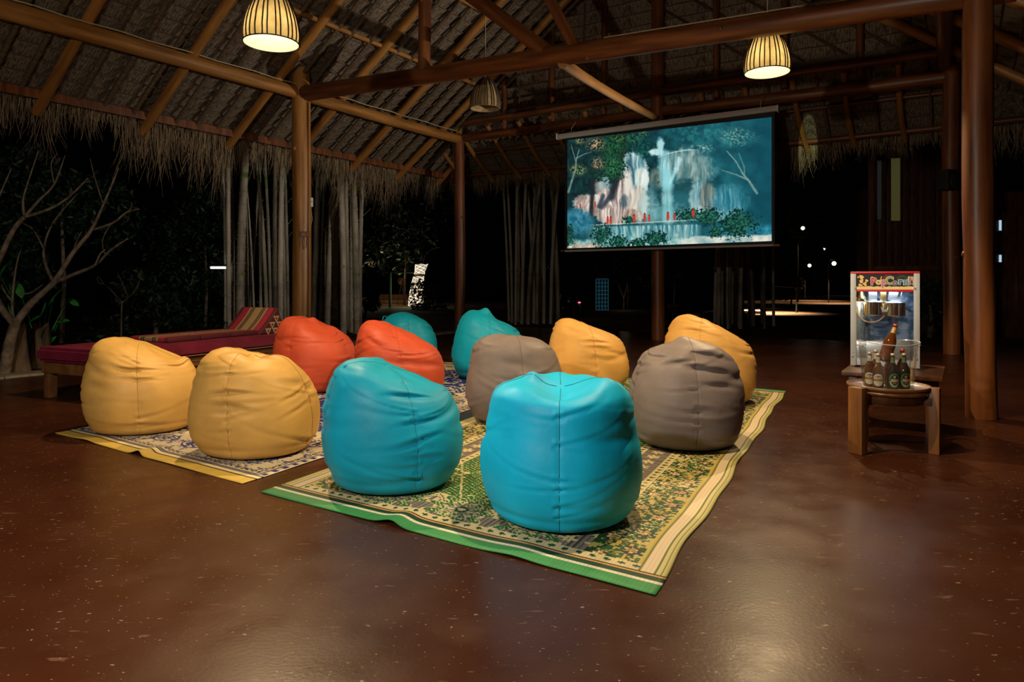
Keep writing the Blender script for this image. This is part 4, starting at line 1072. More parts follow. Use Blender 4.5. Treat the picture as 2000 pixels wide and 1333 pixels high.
obj('projected_picture', me, img_mat('waterfall_picture', paint_fall(), .9, emit=SCREEN_E), sroot)
fab = [scr(1103, 489), scr(1513, 477), scr(1513, 218), scr(1103, 270)]
zt = max(fab[2].z, fab[3].z); 
m = MB(); q = [Vector((fab[0].x, fab[0].y, fab[0].z)), Vector((fab[1].x, fab[1].y, fab[1].z)), Vector((fab[1].x, fab[1].y, zt)), Vector((fab[0].x, fab[0].y, zt))]
m.add(q + [v + V*.004 for v in q], [(0, 1, 2, 3), (7, 6, 5, 4), (0, 4, 5, 1), (1, 5, 6, 2), (2, 6, 7, 3), (3, 7, 4, 0)])
obj('black_border', m, M['black'], sroot, off=sc0)
M['casing'] = flat_mat('grey_white_casing', (.55, .50, .46), .45)
c0, c1 = scr(1088, 267), scr(1519, 212); m = MB(); 
m.bbox((c0+c1)/2 + V*.03, ((c1-c0).length, .13, .13), .045, Matrix.Rotation(-TH, 3, 'Z')); obj('casing', m, M['casing'], sroot, off=sc0)
for e in (c0, c1):
    m = MB(); m.bbox(e + V*.03, (.03, .14, .145), .02, Matrix.Rotation(-TH, 3, 'Z')); obj('end_cap', m, M['white'], sroot, off=sc0)
    s = 1 if e is c0 else -1
    m = MB(); m.tube([e + U*.35*s + V*.03, e + U*.35*s + V*.1 + Zv*.2, e + U*.35*s + V*.3 + Zv*.36], .008, 6); obj('hanger', m, M['rope'], sroot, off=sc0)
b0, b1 = scr(1100, 491), scr(1517, 479); m = MB(); m.tube([b0 - U*.02, b1 + U*.02], .024, 10); obj('bottom_bar', m, M['casing'], sroot, off=sc0)
for e in (b0, b1):
    m = MB(); m.tube([e - U*.06, e + U*.06], .032, 10); obj('bar_end', m, M['brass'], sroot, off=sc0)

# ================================================================== ROUND STOOL, TRAY, BUCKET AND BOTTLES
TC = Vector((2.985, 5.49, 0)); TZ = .475
st = empty('round_stool', TC, 0, 'three legged round wooden stool under the ice bucket', 'stool')
mb = MB(); mb.lathe([(.0, TZ-.035), (.265, TZ-.035), (.285, TZ-.02), (.285, TZ-.008), (.275, TZ), (0, TZ)], 40); obj('seat', mb, M['wood_stool'], st, True)
legs = [(G(1674, 888), .02), (G(1830, 889), .0), (G(1701, 866), .0)]
for i, (g, _) in enumerate(legs):
    l = g - TC; l.z = 0; a = math.atan2(l.y, l.x)
    d = Vector((math.cos(a), math.sin(a), 0)); c = d*(.34 if i < 2 else .27)
    if i == 0: c = Vector((l.x + .02, l.y + .03, 0))
    if i == 1: c = Vector((l.x, l.y + .03, 0))
    h = TZ + .035 if i != 2 else TZ - .03
    mb = MB(); mb.bbox(c + Vector((0, 0, h/2)), (.075, .115 if i == 0 else .07, h), .008, Matrix.Rotation(a, 3, 'Z')); obj_auto('leg', mb, M['wood_stool'], st)
    mb = MB(); mb.bbox(c*.5 + Vector((0, 0, TZ-.075)), (c.length*.95, .05, .07), .006, Matrix.Rotation(a, 3, 'Z')); obj_auto('seat_bearer', mb, M['wood_dark'], st)
mb = MB(); mb.lathe([(.25, TZ-.036), (.25, TZ-.10), (.23, TZ-.10), (.23, TZ-.036)], 36); obj('apron', mb, M['wood_dark'], st, True)
tr = empty('tray', TC + Vector((0, 0, TZ)), 0, 'round brown serving tray with a raised rim on the stool', 'tray')
M['tray'] = mix_mat('lacquered_tray', (.16, .07, .025), (.28, .135, .05), .3, (4, 14, 4), 5)
mb = MB(); mb.lathe([(0, 0), (.270, 0), (.289, .012), (.298, .026), (.293, .032), (.284, .024), (.267, .008), (0, .006)], 56); obj('dish', mb, M['tray'], tr, True)
mb = MB(); mb.tube([(.294*math.cos(a), .294*math.sin(a), .030) for a in np.linspace(0, 2*math.pi, 65)], .005, 6, False); obj('rim', mb, M['tray'], tr, True)
BC = Vector((2.975, 5.47, TZ + .007))
bk = empty('ice_bucket', BC, 0, 'clear acrylic bucket full of beer bottles on the round tray', 'bucket')
M['acrylic'] = glass_mat('clear_acrylic', (.96, .97, .98), .045, .04, .6, milk=.014)
BP = [(0, .004), (.165, .004), (.18, .018), (.186, .05), (.199, .18), (.213, .345), (.221, .362)]
mb = MB(); mb.lathe([(r*.98, z) for r, z in BP], 56); obj('wall', mb, M['acrylic'], bk, True)
M['acrylic_rim'] = glass_mat('acrylic_edge', (.85, .88, .9), .2, .08, .8, milk=.25)
mb = MB(); mb.tube([(.221*math.cos(a), .221*math.sin(a), .362 + .010*math.cos(2*a)) for a in np.linspace(0, 2*math.pi, 65)], .005, 6, False); obj('rim', mb, M['acrylic_rim'], bk, True)
mb = MB(); mb.tube([(.178*math.cos(a), .178*math.sin(a), .008) for a in np.linspace(0, 2*math.pi, 65)], .007, 6, False); obj('foot_ring', mb, M['acrylic_rim'], bk, True)
for s in (-1, 1):
    mb = MB(); mb.tube([(s*.212, -.04, .335), (s*.236, -.036, .34), (s*.240, 0, .34), (s*.236, .036, .34), (s*.212, .04, .335)], .007, 6); obj('handle', mb, M['acrylic_rim'], bk, True)
def bottle_glass(name, c, t=.45):
    m, nt, N, L, bs = new_mat(name)
    bs.inputs['Base Color'].default_value = col4(c); bs.inputs['Roughness'].default_value = .06
    bs.inputs['Transmission Weight'].default_value = t; bs.inputs['IOR'].default_value = 1.45
    return m
M['amber'] = bottle_glass('amber_glass', (.16, .045, .008), .4); M['dkgreen'] = bottle_glass('dark_brown_glass', (.035, .02, .014), .3)
def paint_label(kind, w=120, h=150):
    v, u = np.mgrid[0:h, 0:w].astype(np.float32); u = u/w*2-1; v = v/h*2-1
    img = np.zeros((h, w, 3), np.float32)
    if kind == 'cream':
        img[:] = rgb(206, 200, 176); r = np.hypot(u*.95, v*.95)
        put(img, r > .93, rgb(150, 150, 140))
        put(img, (np.abs(np.hypot(u, (v-.1)*1.1)-.62) < .07) & (v > .35), rgb(60, 66, 74))
        put(img, np.hypot(u*1.6, (v-.45)*1.8) < .35, rgb(120, 126, 128))
        put(img, (v < .22) & (v > .08), rgb(206, 112, 52)); put(img, (v < .08) & (v > -.18), rgb(120, 120, 62))
        put(img, (v < -.18) & (v > -.24), rgb(206, 112, 52))
        for k in range(4): put(img, (np.abs(v+.36+.12*k) < .025) & (np.abs(u) < .55-.08*k) & ((np.floor(u*14) % 3) > 0), rgb(120, 112, 96))
    else:
        img[:] = rgb(16, 44, 24); r = np.hypot(u*.95, v*.95)
        put(img, (r > .80) & (r < .95), rgb(86, 140, 70)); put(img, (r > .66) & (r < .8) & (v < -.1), rgb(170, 186, 170))
        put(img, np.hypot(u*1.3, (v-.5)*1.5) < .3, rgb(150, 170, 140))
        put(img, (np.abs(v-.02) < .20) & (u > -.62), rgb(190, 170, 140)); put(img, (np.abs(v-.15) < .05) & (u > -.55), rgb(206, 84, 50))
        put(img, (np.abs(v+.35) < .12) & (np.abs(u) < .3), rgb(120, 110, 40))
    return img
M['lab_cream'] = img_mat('cream_oval_label', paint_label('cream'), .55); M['lab_green'] = img_mat('green_round_label', paint_label('green'), .5)
M['neck_cream'] = mix_mat('cream_neck_label', (.42, .40, .33), (.55, .52, .43), .6, (30, 30, 30)); M['neck_green'] = mix_mat('green_neck_label', (.02, .075, .025), (.12, .14, .05), .5, (50, 50, 50))
M['neck_gold'] = mix_mat('gold_neck_label', (.42, .24, .07), (.62, .40, .16), .45, (40, 40, 40)); M['cap_white'] = flat_mat('white_crown_cap', (.55, .42, .40), .35, metal=.3); M['cap_red'] = flat_mat('red_crown_cap', (.5, .06, .04), .35, metal=.2)
M['olive'] = mix_mat('olive_label', (.20, .19, .10), (.34, .31, .18), .5, (30, 30, 30))
BOT = [(.0, .0), (.036, .0), (.043, .006), (.0445, .02), (.0445, .135), (.042, .155), (.033, .178), (.021, .200), (.0165, .215), (.0148, .255), (.0152, .262), (.0165, .264), (.0165, .272), (.0135, .275)]
def patch(mb_, rfun, a0, a1, z0, z1, oval, n=12, k=10, uvs=None):
    b = len(mb_.v)
    for j in range(k+1):
        for i in range(n+1):
            u, v = i/n*2-1, j/k*2-1
            if oval:   # squircle outline
                uu = u*math.sqrt(max(0, 1-.42*v*v)); vv_ = v*math.sqrt(max(0, 1-.42*u*u)) if oval > 1 else v
            else: uu, vv_ = u, v
            a = (a0+a1)/2 + uu*(a1-a0)/2; z = (z0+z1)/2 + vv_*(z1-z0)/2; r = rfun(z) + .0007
            mb_.v.append((r*math.cos(a), r*math.sin(a), z)); uvs.append((1-(uu+1)/2 if False else (uu+1)/2, (vv_+1)/2))
    for j in range(k):
        for i in range(n): mb_.f.append((b+j*(n+1)+i, b+j*(n+1)+i+1, b+(j+1)*(n+1)+i+1, b+(j+1)*(n+1)+i))
def brad(z): return float(np.interp(z, [q[1] for q in BOT[1:]], [q[0] for q in BOT[1:]]))
def bottle(label, pos, kind, face=-math.pi/2, scale=1.0, tilt=None, group='beer bottles in the ice bucket'):
    rt = empty('beer_bottle', pos, 0, label, 'bottle', group)
    if tilt is not None:
        rt.rotation_mode = 'QUATERNION'; rt.rotation_quaternion = zto(tilt) @ Matrix.Rotation(0, 3, 'Z').to_quaternion()
    rt.scale = (scale*.92, scale*.92, scale*1.0)
    mb = MB(); mb.lathe(BOT, 24); obj('glass', mb, M['dkgreen'] if kind == 'green' else M['amber'], rt, True)
    mb = MB(); mb.lathe([(0, .279), (.012, .279), (.0165, .276), (.0178, .270), (.0172, .263)], 21); obj('cap', mb, M['cap_red'] if kind == 'gold' else M['cap_white'], rt, True)
    mb = MB(); uvs = []
    if kind == 'cream': patch(mb, brad, face-.95, face+.95, .022, .118, 2, uvs=uvs); lm = M['lab_cream']
    elif kind == 'green': patch(mb, brad, face-.95, face+.95, .018, .128, 2, uvs=uvs); lm = M['lab_green']
    else: patch(mb, brad, face-1.2, face+1.2, .03, .13, 1, uvs=uvs); lm = M['olive']
    me = mb.mesh('label', True); set_uv(me, uvs); obj('label', me, lm, rt)
    nk = {'cream': 'neck_cream', 'green': 'neck_green', 'gold': 'neck_gold', 'olive': 'neck_cream'}[kind]
    mb = MB(); mb.lathe([(brad(z)+.0006, z) for z in np.linspace(.208, .252, 6)], 20); obj('neck_label', mb, M[nk], rt, True)
    return rt
bz = BC.z + .006
def bt(dx, dy): return Vector((BC.x + dx*.88 + dy*.47, BC.y - dx*.47 + dy*.88, bz))
bottle('amber beer bottle with a cream oval label, leftmost in the bucket', bt(-.128, -.02), 'cream', -2.1, .98)
bottle('amber beer bottle with a cream oval label in front, left of the two dark ones', bt(-.068, -.105), 'cream', -2.06, .98)
bottle('dark beer bottle with a round green label, in the middle of the bucket front', bt(.032, -.118), 'green', -1.75, 1.0)
bottle('dark beer bottle with a round green label, at the right of the bucket front', bt(.110, -.060), 'green', -1.75, 1.0)
bottle('beer bottle at the back left of the bucket with a red cap', bt(-.085, .08), 'olive', -math.pi/2, 1.02)
bottle('beer bottle at the back right of the bucket with a gold neck label', bt(.10, .07), 'gold', -math.pi/2, 1.08)
bottle('beer bottle behind the two dark ones with a pale neck label', bt(.015, .10), 'cream', -math.pi/2, 1.03)
tp0, tp1 = P(1724, 712, 5.45), P(1750, 634, 5.50)
dvec = (tp1-tp0).normalized(); sc_t = 1.12
bottle('amber beer bottle tilted and sticking out of the top of the bucket', tp1 - dvec*.279*sc_t, 'gold', -math.pi/2, sc_t, tilt=dvec)

# ================================================================== TABLE AND POPCORN MACHINE
TBZ = .53
tR = Vector((3.55, 5.70, 0)); tw, td = .76, .95
tc = tR - U*(tw/2) + V*(td/2)
tb = empty('side_table', tc, -TH, 'dark square wooden table under the popcorn machine, behind the stool', 'table')
for i in range(6):
    mb = MB(); mb.bbox((0, -td/2 + td/6*(i+.5), TBZ-.0175), (tw, td/6-.004, .035), .004); obj_auto('plank', mb, M['wood_dark'], tb)
for sx in (-1, 1):
    for sy in (-1, 1):
        mb = MB(); mb.bbox((sx*(tw/2-.085), sy*(td/2-.10), (TBZ-.035)/2), (.075, .075, TBZ-.035), .006); obj_auto('leg', mb, M['wood_dark'], tb)
for sy in (-1, 1):
    mb = MB(); mb.bbox((0, sy*(td/2-.10), TBZ-.085), (tw-.25, .03, .09), .004); obj_auto('apron', mb, M['wood_dark'], tb)
for sx in (-1, 1):
    mb = MB(); mb.bbox((sx*(tw/2-.085), 0, TBZ-.085), (.03, td-.28, .09), .004); obj_auto('apron', mb, M['wood_dark'], tb)
fl0 = G(1661, 716, TBZ); fr0 = fl0 + Vector((math.cos(math.radians(29)), -math.sin(math.radians(29)), 0))*.56
mw = (fr0-fl0).length; md = .44; mh = .885
ux = (fr0-fl0).normalized(); uy = Vector((-ux.y, ux.x, 0)); mc = (fl0+fr0)/2 + uy*(md/2)
mr_ = math.atan2(ux.y, ux.x)
pm = empty('popcorn_machine', (mc.x, mc.y, TBZ), mr_, 'glass fronted popcorn machine with a colourful sign on the dark table', 'popcorn machine')
w2, d2 = mw/2, md/2; F_ = -d2     # front is -y
for sx in (-1, 1):
    for sy in (-1, 1):
        mb = MB(); mb.bbox((sx*(w2-.024), sy*(d2-.012), .012 + (mh-.03)/2), (.048, .024, mh-.03), .004); obj_auto('corner_post', mb, M['alu'], pm)
        mb = MB(); mb.lathe([(.016, 0), (.02, .004), (.02, .014)], 12, (sx*(w2-.05), sy*(d2-.05), 0), cap0=True, cap1=True); obj('rubber_foot', mb, M['black'], pm)
mb = MB(); mb.bbox((0, 0, .045), (mw-.06, md-.03, .062), .004); obj_auto('base', mb, M['alu'], pm)
mb = MB(); mb.bbox((0, F_+.012, .16), (mw-.10, .012, .16), .003); obj_auto('front_panel', mb, M['steel'], pm)
mb = MB(); mb.bbox((0, 0, mh-.008), (mw, md, .018), .004); obj_auto('roof_plate', mb, M['red'], pm)
SGT, SGB = mh-.022, mh-.165
mb = MB(); mb.bbox((0, F_+.020, (SGT+SGB)/2), (mw-.096, .016, SGT-SGB), .002)
def paint_sign(w=420, h=120):
    v, u = np.mgrid[0:h, 0:w].astype(np.float32); x = u/w*4.0; y = v/h
    img = np.zeros((h, w, 3), np.float32); img[:] = rgb(34, 20, 34)
    edge = .20 + .10*fbm(x*6, y*0+.5, 3, 3) - .05
    n = fbm(x*14, y*5, 3, 8)
    m = y < edge; img[m] = (rgb(232, 206, 130)[None]*(n[m, None]) + rgb(240, 222, 184)[None]*(1-n[m, None]))
    for i in range(26):
        cx = .1 + .75*hash2(np.int64(i), np.int64(3)); cy = .25+.7*hash2(np.int64(i), np.int64(5))
        if cx < .8 or cy < .35:
            r = np.hypot(x-cx, (y-cy)*1.12); put(img, r < .055+.03*hash2(np.int64(i), np.int64(9)), rgb(232, 196, 116)); put(img, r < .03, rgb(246, 226, 176))
    for cx, cy, c in ((2.25, .62, rgb(200, 60, 70)), (3.2, .58, rgb(60, 120, 60))):
        for k in range(11):
            a = math.pi*k/10
            for q_ in (.28, .34, .40):
                put(img, np.hypot(x-cx-math.cos(a)*q_, (y-cy)-math.sin(a)*q_*.8) < .022, c)
    for cx in (1.10, 1.75, 3.62, 3.85): put(img, (np.abs(x-cx-.25*(y-.7)) < .04) & (y > .55) & (y < .85), rgb(206, 190, 70))
    return img
me = mb.mesh('sign_panel'); 
vs = np.array([p for p in mb.v]); uvv = np.stack([(vs[:, 0]+(mw-.096)/2)/(mw-.096), (vs[:, 2]-SGB)/(SGT-SGB)], -1); set_uv(me, uvv)
M['sign'] = img_mat('popcorn_sign_print', paint_sign(), .45)
sg = obj('sign_panel', me, M['sign'], pm)
letters = [('P', (.62, .05, .08), 1.0), ('o', (.80, .60, .14), .82), ('p', (.66, .16, .42), 1.0), ('C', (.25, .42, .10), 1.05), ('o', (.12, .06, .28), .72), ('r', (.02, .22, .62), .95), ('n', (.05, .30, .60), .95), ('!', (.40, .12, .36), 1.0), ('!', (.55, .14, .20), 1.0)]
lx = -mw/2 + .048 + (mw-.096)*.305; step = (mw-.096)*.094
for i, (ch, c, s) in enumerate(letters):
    for back in (1, 0):
        cu = bpy.data.curves.new('letter', 'FONT'); cu.body = ch; cu.size = .092*s; cu.align_x = 'CENTER'; cu.extrude = .0012; cu.offset = .0062 if back else .0018
        cu.materials.append(M['white'] if back else flat_mat('letter_paint', c, .4))
        tmp = bpy.data.objects.new('tmp', cu); COL.objects.link(tmp); bpy.context.view_layer.update()
        me = bpy.data.meshes.new_from_object(tmp.evaluated_get(bpy.context.evaluated_depsgraph_get())); bpy.data.objects.remove(tmp, do_unlink=True)
        o = bpy.data.objects.new('letter_outline' if back else 'letter', me); COL.objects.link(o)
        o.parent = sg
        o.location = (lx + step*i*(.96 if i > 6 else 1) - (.012*(i-7) if i > 7 else 0), F_ + .0105 - (.0 if back else .0026), SGB + .045 + (.004 if i % 2 else 0)); o.rotation_euler = (math.radians(90), 0, 0)
for z, h_ in ((SGB-.010, .022), (SGT+.006, .012)):
    mb = MB(); mb.bbox((0, F_+.018, z), (mw-.094, .018, h_), .002); obj_auto('red_trim', mb, M['red'], pm)
for sx in (-1, 1):
    mb = MB(); mb.tube([(sx*(w2-.040), F_-.001, SGB+.012), (sx*(w2-.040), F_-.010, SGB+.012)], .008, 10); obj('knob', mb, M['steel'], pm)
    for z in (.09, .135):
        mb = MB(); mb.tube([(sx*(w2-.020), F_+.002, z), (sx*(w2-.020), F_-.004, z)], .006, 8); obj('screw', mb, M['black'] if z < .1 else M['steel'], pm)
M['pane'] = glass_mat('display_glass', (.93, .95, .97), .05, .02, .5)
mb = MB(); mb.box((0, F_+.010, (SGB+.24)/2-.005), (mw-.096, .004, SGB-.265)); obj('glass_pane', mb, M['pane'], pm)
for sx in (-1, 1):
    mb = MB(); mb.box((sx*(w2-.006), 0, (SGB+.10)/2), (.004, md-.05, SGB-.11)); obj('glass_pane', mb, M['pane'], pm)
M['back_steel'] = mix_mat('smeared_steel_back', (.10, .17, .28), (.55, .66, .78), .32, (13, 13, 13), 8, metal=.5, lo=.42, hi=.64)
mb = MB(); mb.bbox((0, d2-.02, (SGB+.09)/2), (mw-.08, .010, SGB-.07), .002); obj_auto('back_panel', mb, M['back_steel'], pm)
mb = MB(); mb.bbox((0, 0, SGB-.004), (mw-.07, md-.05, .008), .002); obj_auto('ceiling_plate', mb, M['steel'], pm)
# kettle and its mirror image built as a second pot, the hinge block between them, arms, cord and heat lamp
M['pot'] = flat_mat('polished_pot', (.72, .62, .46), .16, metal=1.0)
def pot(x, y, z, r, h):
    k = MB(); k.lathe([(0, 0), (r*.94, 0), (r, .008), (r, h-.004), (r+.004, h), (r-.004, h), (r-.006, .01)], 32, (x, y, z)); return k
ke = obj('kettle_or_reflection', pot(-.095, -.02, SGB-.245, .088, .125), M['pot'], pm, True)
mb = MB(); mb.lathe([(.09, 0), (.09, .008), (.02, .02), (0, .02)], 28, (-.095, -.02, SGB-.12)); obj('lid', mb, M['steel'], ke, True)
reflection_pot = obj('kettle_or_reflection', pot(.085, .0, SGB-.250, .088, .125), M['pot'], pm, True)  # reflection of the first pot, modelled as a solid twin
mb = MB(); mb.lathe([(.09, 0), (.09, .008), (.02, .02), (0, .02)], 28, (.085, .0, SGB-.125)); obj('lid', mb, M['steel'], reflection_pot, True)
mb = MB(); mb.bbox((-.004, -.04, SGB-.185), (.05, .04, .11), .006); obj_auto('hinge_block', mb, M['brass'], pm)
for x in (-.012, .012):
    mb = MB(); mb.tube([(x, -.066, SGB-.20), (x, -.058, SGB-.20)], .014, 12); obj('hinge_disc', mb, M['steel'], pm)
mb = MB(); mb.bbox((-.10, 0, SGB-.055), (.075, .03, .10), .004); obj_auto('hanger_arm', mb, M['steel'], pm)
mb = MB(); mb.bbox((-.012, .02, SGB-.06), (.05, .03, .12), .004); obj_auto('stirrer_housing', mb, M['brass'], pm)
mb = MB(); mb.bbox((.085, .02, SGB-.055), (.11, .012, .11), .004, Matrix.Rotation(.12, 3, 'Y')); obj_auto('hanger_arm', mb, M['steel'], pm)
mb = MB(); mb.bbox((.125, -.01, SGB-.03), (.02, .02, .075), .004, Matrix.Rotation(.25, 3, 'Y')); obj_auto('handle', mb, M['black'], pm)
mb = MB(); mb.bbox((.185, -.02, SGB-.18), (.075, .014, .022), .004, Matrix.Rotation(.6, 3, 'Y')); obj_auto('handle', mb, M['black'], pm)
mb = MB(); mb.lathe([(.030, .10), (.034, .06), (.048, .035), (.056, .0), (.052, -.001), (.044, .03), (.028, .06)], 24, (-.205, -.05, SGB-.115)); hl_ = obj('heat_lamp', mb, M['brass'], pm, True)
M['lamp_on'] = flat_mat('glowing_lamp_face', (.8, .7, .5), .5, emit=(1.0, .86, .6), estr=1.6)
mb = MB(); mb.lathe([(0, 0), (.044, 0), (.05, .006), (.03, .012), (0, .014)], 24, (-.205, -.05, SGB-.122)); obj('lamp_face', mb, M['lamp_on'], hl_, True)
M['cable'] = flat_mat('braided_cable', (.55, .30, .17), .5)
mb = MB(); pts = []
for k in range(25):
    a = math.radians(165 + 165*k/24); pts.append((-.115 + .125*math.cos(a), -.09 + .002*k, SGB-.19 + .105*math.sin(a)*1.15))
pts = [(-.225, -.06, SGB-.12)] + pts + [(.0, -.05, SGB-.235)]
mb.tube(pts, .0065, 8); obj('cable', mb, M['cable'], pm, True)
mb = MB(); mb.bbox((-w2+.066, -.03, .36), (.022, .02, .48), .004); obj_auto('inner_rail', mb, flat_mat('yellowed_rail', (.55, .5, .36), .4), pm)
mb = MB(); mb.bbox((-w2+.105, .10, .36), (.016, .02, .48), .004); obj_auto('inner_rail', mb, M['steel'], pm)
point('heat_lamp_light', (-.205, -.05, SGB-.14), 1.3, (1.0, .85, .6), .02, pm)
al = bpy.data.lights.new('assumed_tube_light', 'AREA'); al.shape = 'RECTANGLE'; al.size = .40; al.size_y = .03; al.energy = POP_W; al.color = (.82, .92, 1.0)
ao = bpy.data.objects.new('assumed_tube_light', al); COL.objects.link(ao); ao.parent = pm; ao.location = (.03, -.12, SGB-.012)
mb = MB(); mb.tube([(-.17, -.12, SGB-.0085), (.23, -.12, SGB-.0085)], .003, 8); obj('assumed_light_tube', mb, flat_mat('lit_tube', (.8, .8, .8), .4, emit=(.85, .93, 1), estr=2), pm)  # assumed tube, added for the cool light inside the machine

# ================================================================== DAYBED
ba = math.radians(25); bl = Vector((math.sin(ba), math.cos(ba), 0)); bw = Vector((-math.cos(ba), math.sin(ba), 0))
bN = G(203, 716, .414); bN.z = 0
bed = empty('daybed', bN, math.atan2(bl.y, bl.x), 'low wooden daybed at the left with a maroon mattress', 'daybed')
BLn, BWd = 3.15, 1.10
M['maroon'] = mix_mat('maroon_vinyl', (.13, .009, .026), (.20, .016, .045), .5, (3, 3, 3), 5, .15, (14, 14, 14))
for x, y, sx, sy in ((BLn/2, .03, BLn, .05), (BLn/2, BWd-.03, BLn, .05), (.03, BWd/2, .05, BWd-.1), (BLn-.03, BWd/2, .05, BWd-.1)):
    mb = MB(); mb.bbox((x, y, .345), (sx, sy, .12), .008); obj_auto('side_rail', mb, M['wood_bed'], bed)
for x in (.07, BLn/2, BLn-.07):
    for y in (.07, BWd-.07):
        mb = MB(); mb.bbox((x, y, .15), (.10, .09, .30), .008); obj_auto('leg', mb, M['wood_bed'], bed)
for i in range(12):
    mb = MB(); mb.bbox((.13 + i*(BLn-.26)/11, BWd/2, .394), (.15, BWd-.12, .018), .004); obj_auto('slat', mb, M['wood_bed'], bed)
mt = MB()
bm = bmesh.new(); bmesh.ops.create_cube(bm, size=1); 
for v_ in bm.verts: v_.co = Vector((v_.co.x*(BLn+.06), v_.co.y*(BWd+.10), v_.co.z*.165))
bmesh.ops.bevel(bm, geom=bm.edges[:], offset=.035, segments=4, affect='EDGES'); bm.verts.index_update()
mt.add([v_.co + Vector((BLn/2, BWd/2, .414+.0825)) for v_ in bm.verts], [[q.index for q in f.verts] for f in bm.faces]); bm.free()
obj_auto('mattress', mt, M['maroon'], bed)
mb = MB(); mb.tube([(-.03, -.05, .425), (BLn+.03, -.05, .425)], .006, 6); obj('piping', mb, flat_mat('tan_piping', (.3, .16, .08), .6), bed)
# triangular cushion with fold-out mat
def stripes_mat():
    m, nt, N, L, bs = new_mat('striped_thai_cotton')
    tc = N.new('ShaderNodeTexCoord'); sp = N.new('ShaderNodeSeparateXYZ'); L.new(tc.outputs['Object'], sp.inputs[0])
    mr = N.new('ShaderNodeMapRange'); mr.inputs['From Min'].default_value = 0; mr.inputs['From Max'].default_value = .72; L.new(sp.outputs['Y'], mr.inputs['Value'])
    cr = N.new('ShaderNodeValToRGB'); cr.color_ramp.interpolation = 'CONSTANT'
    R_, T_, B_k, Mz = (.27, .010, .030, 1), (.26, .165, .08, 1), (.03, .012, .01, 1), (.075, .007, .014, 1)
    stops = [(0, Mz), (.10, R_), (.26, T_), (.32, B_k), (.35, T_), (.37, B_k), (.40, T_), (.60, B_k), (.63, T_), (.65, B_k), (.68, T_), (.74, R_), (.90, Mz)]
    el = cr.color_ramp.elements
    while len(el) < len(stops): el.new(0.5)
    for e, (p, c) in zip(el, stops): e.position = p; e.color = c
    L.new(mr.outputs[0], cr.inputs[0]); L.new(cr.outputs[0], bs.inputs['Base Color']); bs.inputs['Roughness'].default_value = .8
    return m
M['stripes'] = stripes_mat(); M['maroon_cloth'] = flat_mat('dark_maroon_cloth', (.075, .008, .018), .8)
org = bN + bl*0 + bw*.2 + Vector((0, 0, .582))
cu = empty('triangle_cushion', org, math.atan2(bl.y, bl.x), 'red and tan striped triangular cushion with a fold-out mat on the daybed', 'cushion')
x0, x1, hgt = 2.40, 2.98, .36
for i in range(3):
    mb = MB(); mb.bbox((.95 + .49*i + .24, .36, .03), (.478, .70, .06), .024); obj_auto('mat_section', mb, M['stripes'], cu)
mb = MB(); nseg = 10; prof = []
tri = [Vector((x0, 0, 0)), Vector((x1, 0, 0)), Vector((x0+.37, 0, hgt))]
pts = []
for i in range(3):
    a, b_ = tri[i], tri[(i+1) % 3]; nrm_ = (b_-a).cross(Vector((0, 1, 0))).normalized()
    for k in range(nseg): pts.append(a.lerp(b_, k/nseg) - nrm_*(-.018 if i else 0)*math.sin(math.pi*k/nseg)*(1 if i else 0))
n = len(pts)
for y_, k_ in ((.0, .93), (.015, 1), (.705, 1), (.72, .93)):
    c_ = sum(pts, Vector())/n
    for p_ in pts: q_ = c_ + (p_-c_)*k_; mb.v.append((q_.x, y_, max(q_.z, 0)))
for j in range(3):
    for k in range(n): mb.f.append((j*n+k, j*n+(k+1) % n, (j+1)*n+(k+1) % n, (j+1)*n+k))
mb.f.append(tuple(range(n))); mb.f.append(tuple(3*n+k for k in range(n-1, -1, -1)))
me = shade_auto(mb.mesh('wedge')); me.materials.append(M['stripes']); me.materials.append(M['maroon_cloth'])
for p_ in me.polygons:
    if p_.index >= 3*n or p_.index//n != 1 or (p_.index % n)//nseg != 2: p_.material_index = 1
obj('wedge', me, None, cu)
M['motif'] = flat_mat('tan_cloth_triangle', (.40, .29, .15), .8)
for row in range(3):
    for k in range(row+1):
        s = .125; cx = x0 + .335 + (k - row/2)*.135 - row*.012; cz = hgt - .155 - row*.085
        for q_, mm, off in ((1.0, M['motif'], -.002), (.36, M['maroon_cloth'], -.004)):
            mb = MB(); c_ = Vector((cx, off, cz)); h_ = s*.42*q_
            mb.add([c_ + Vector((-h_*1.15, 0, h_*.8)), c_ + Vector((h_*1.15, 0, h_*.8)), c_ + Vector((0, 0, -h_*1.1)), c_ + Vector((-h_*1.15, .004, h_*.8)), c_ + Vector((h_*1.15, .004, h_*.8)), c_ + Vector((0, .004, -h_*1.1))], [(0, 2, 1), (3, 4, 5), (0, 1, 4, 3), (1, 2, 5, 4), (2, 0, 3, 5)])
            if q_ == 1: tp_ = obj('triangle_patch', mb, mm, cu)
            else: obj('patch_core', mb, mm, tp_)
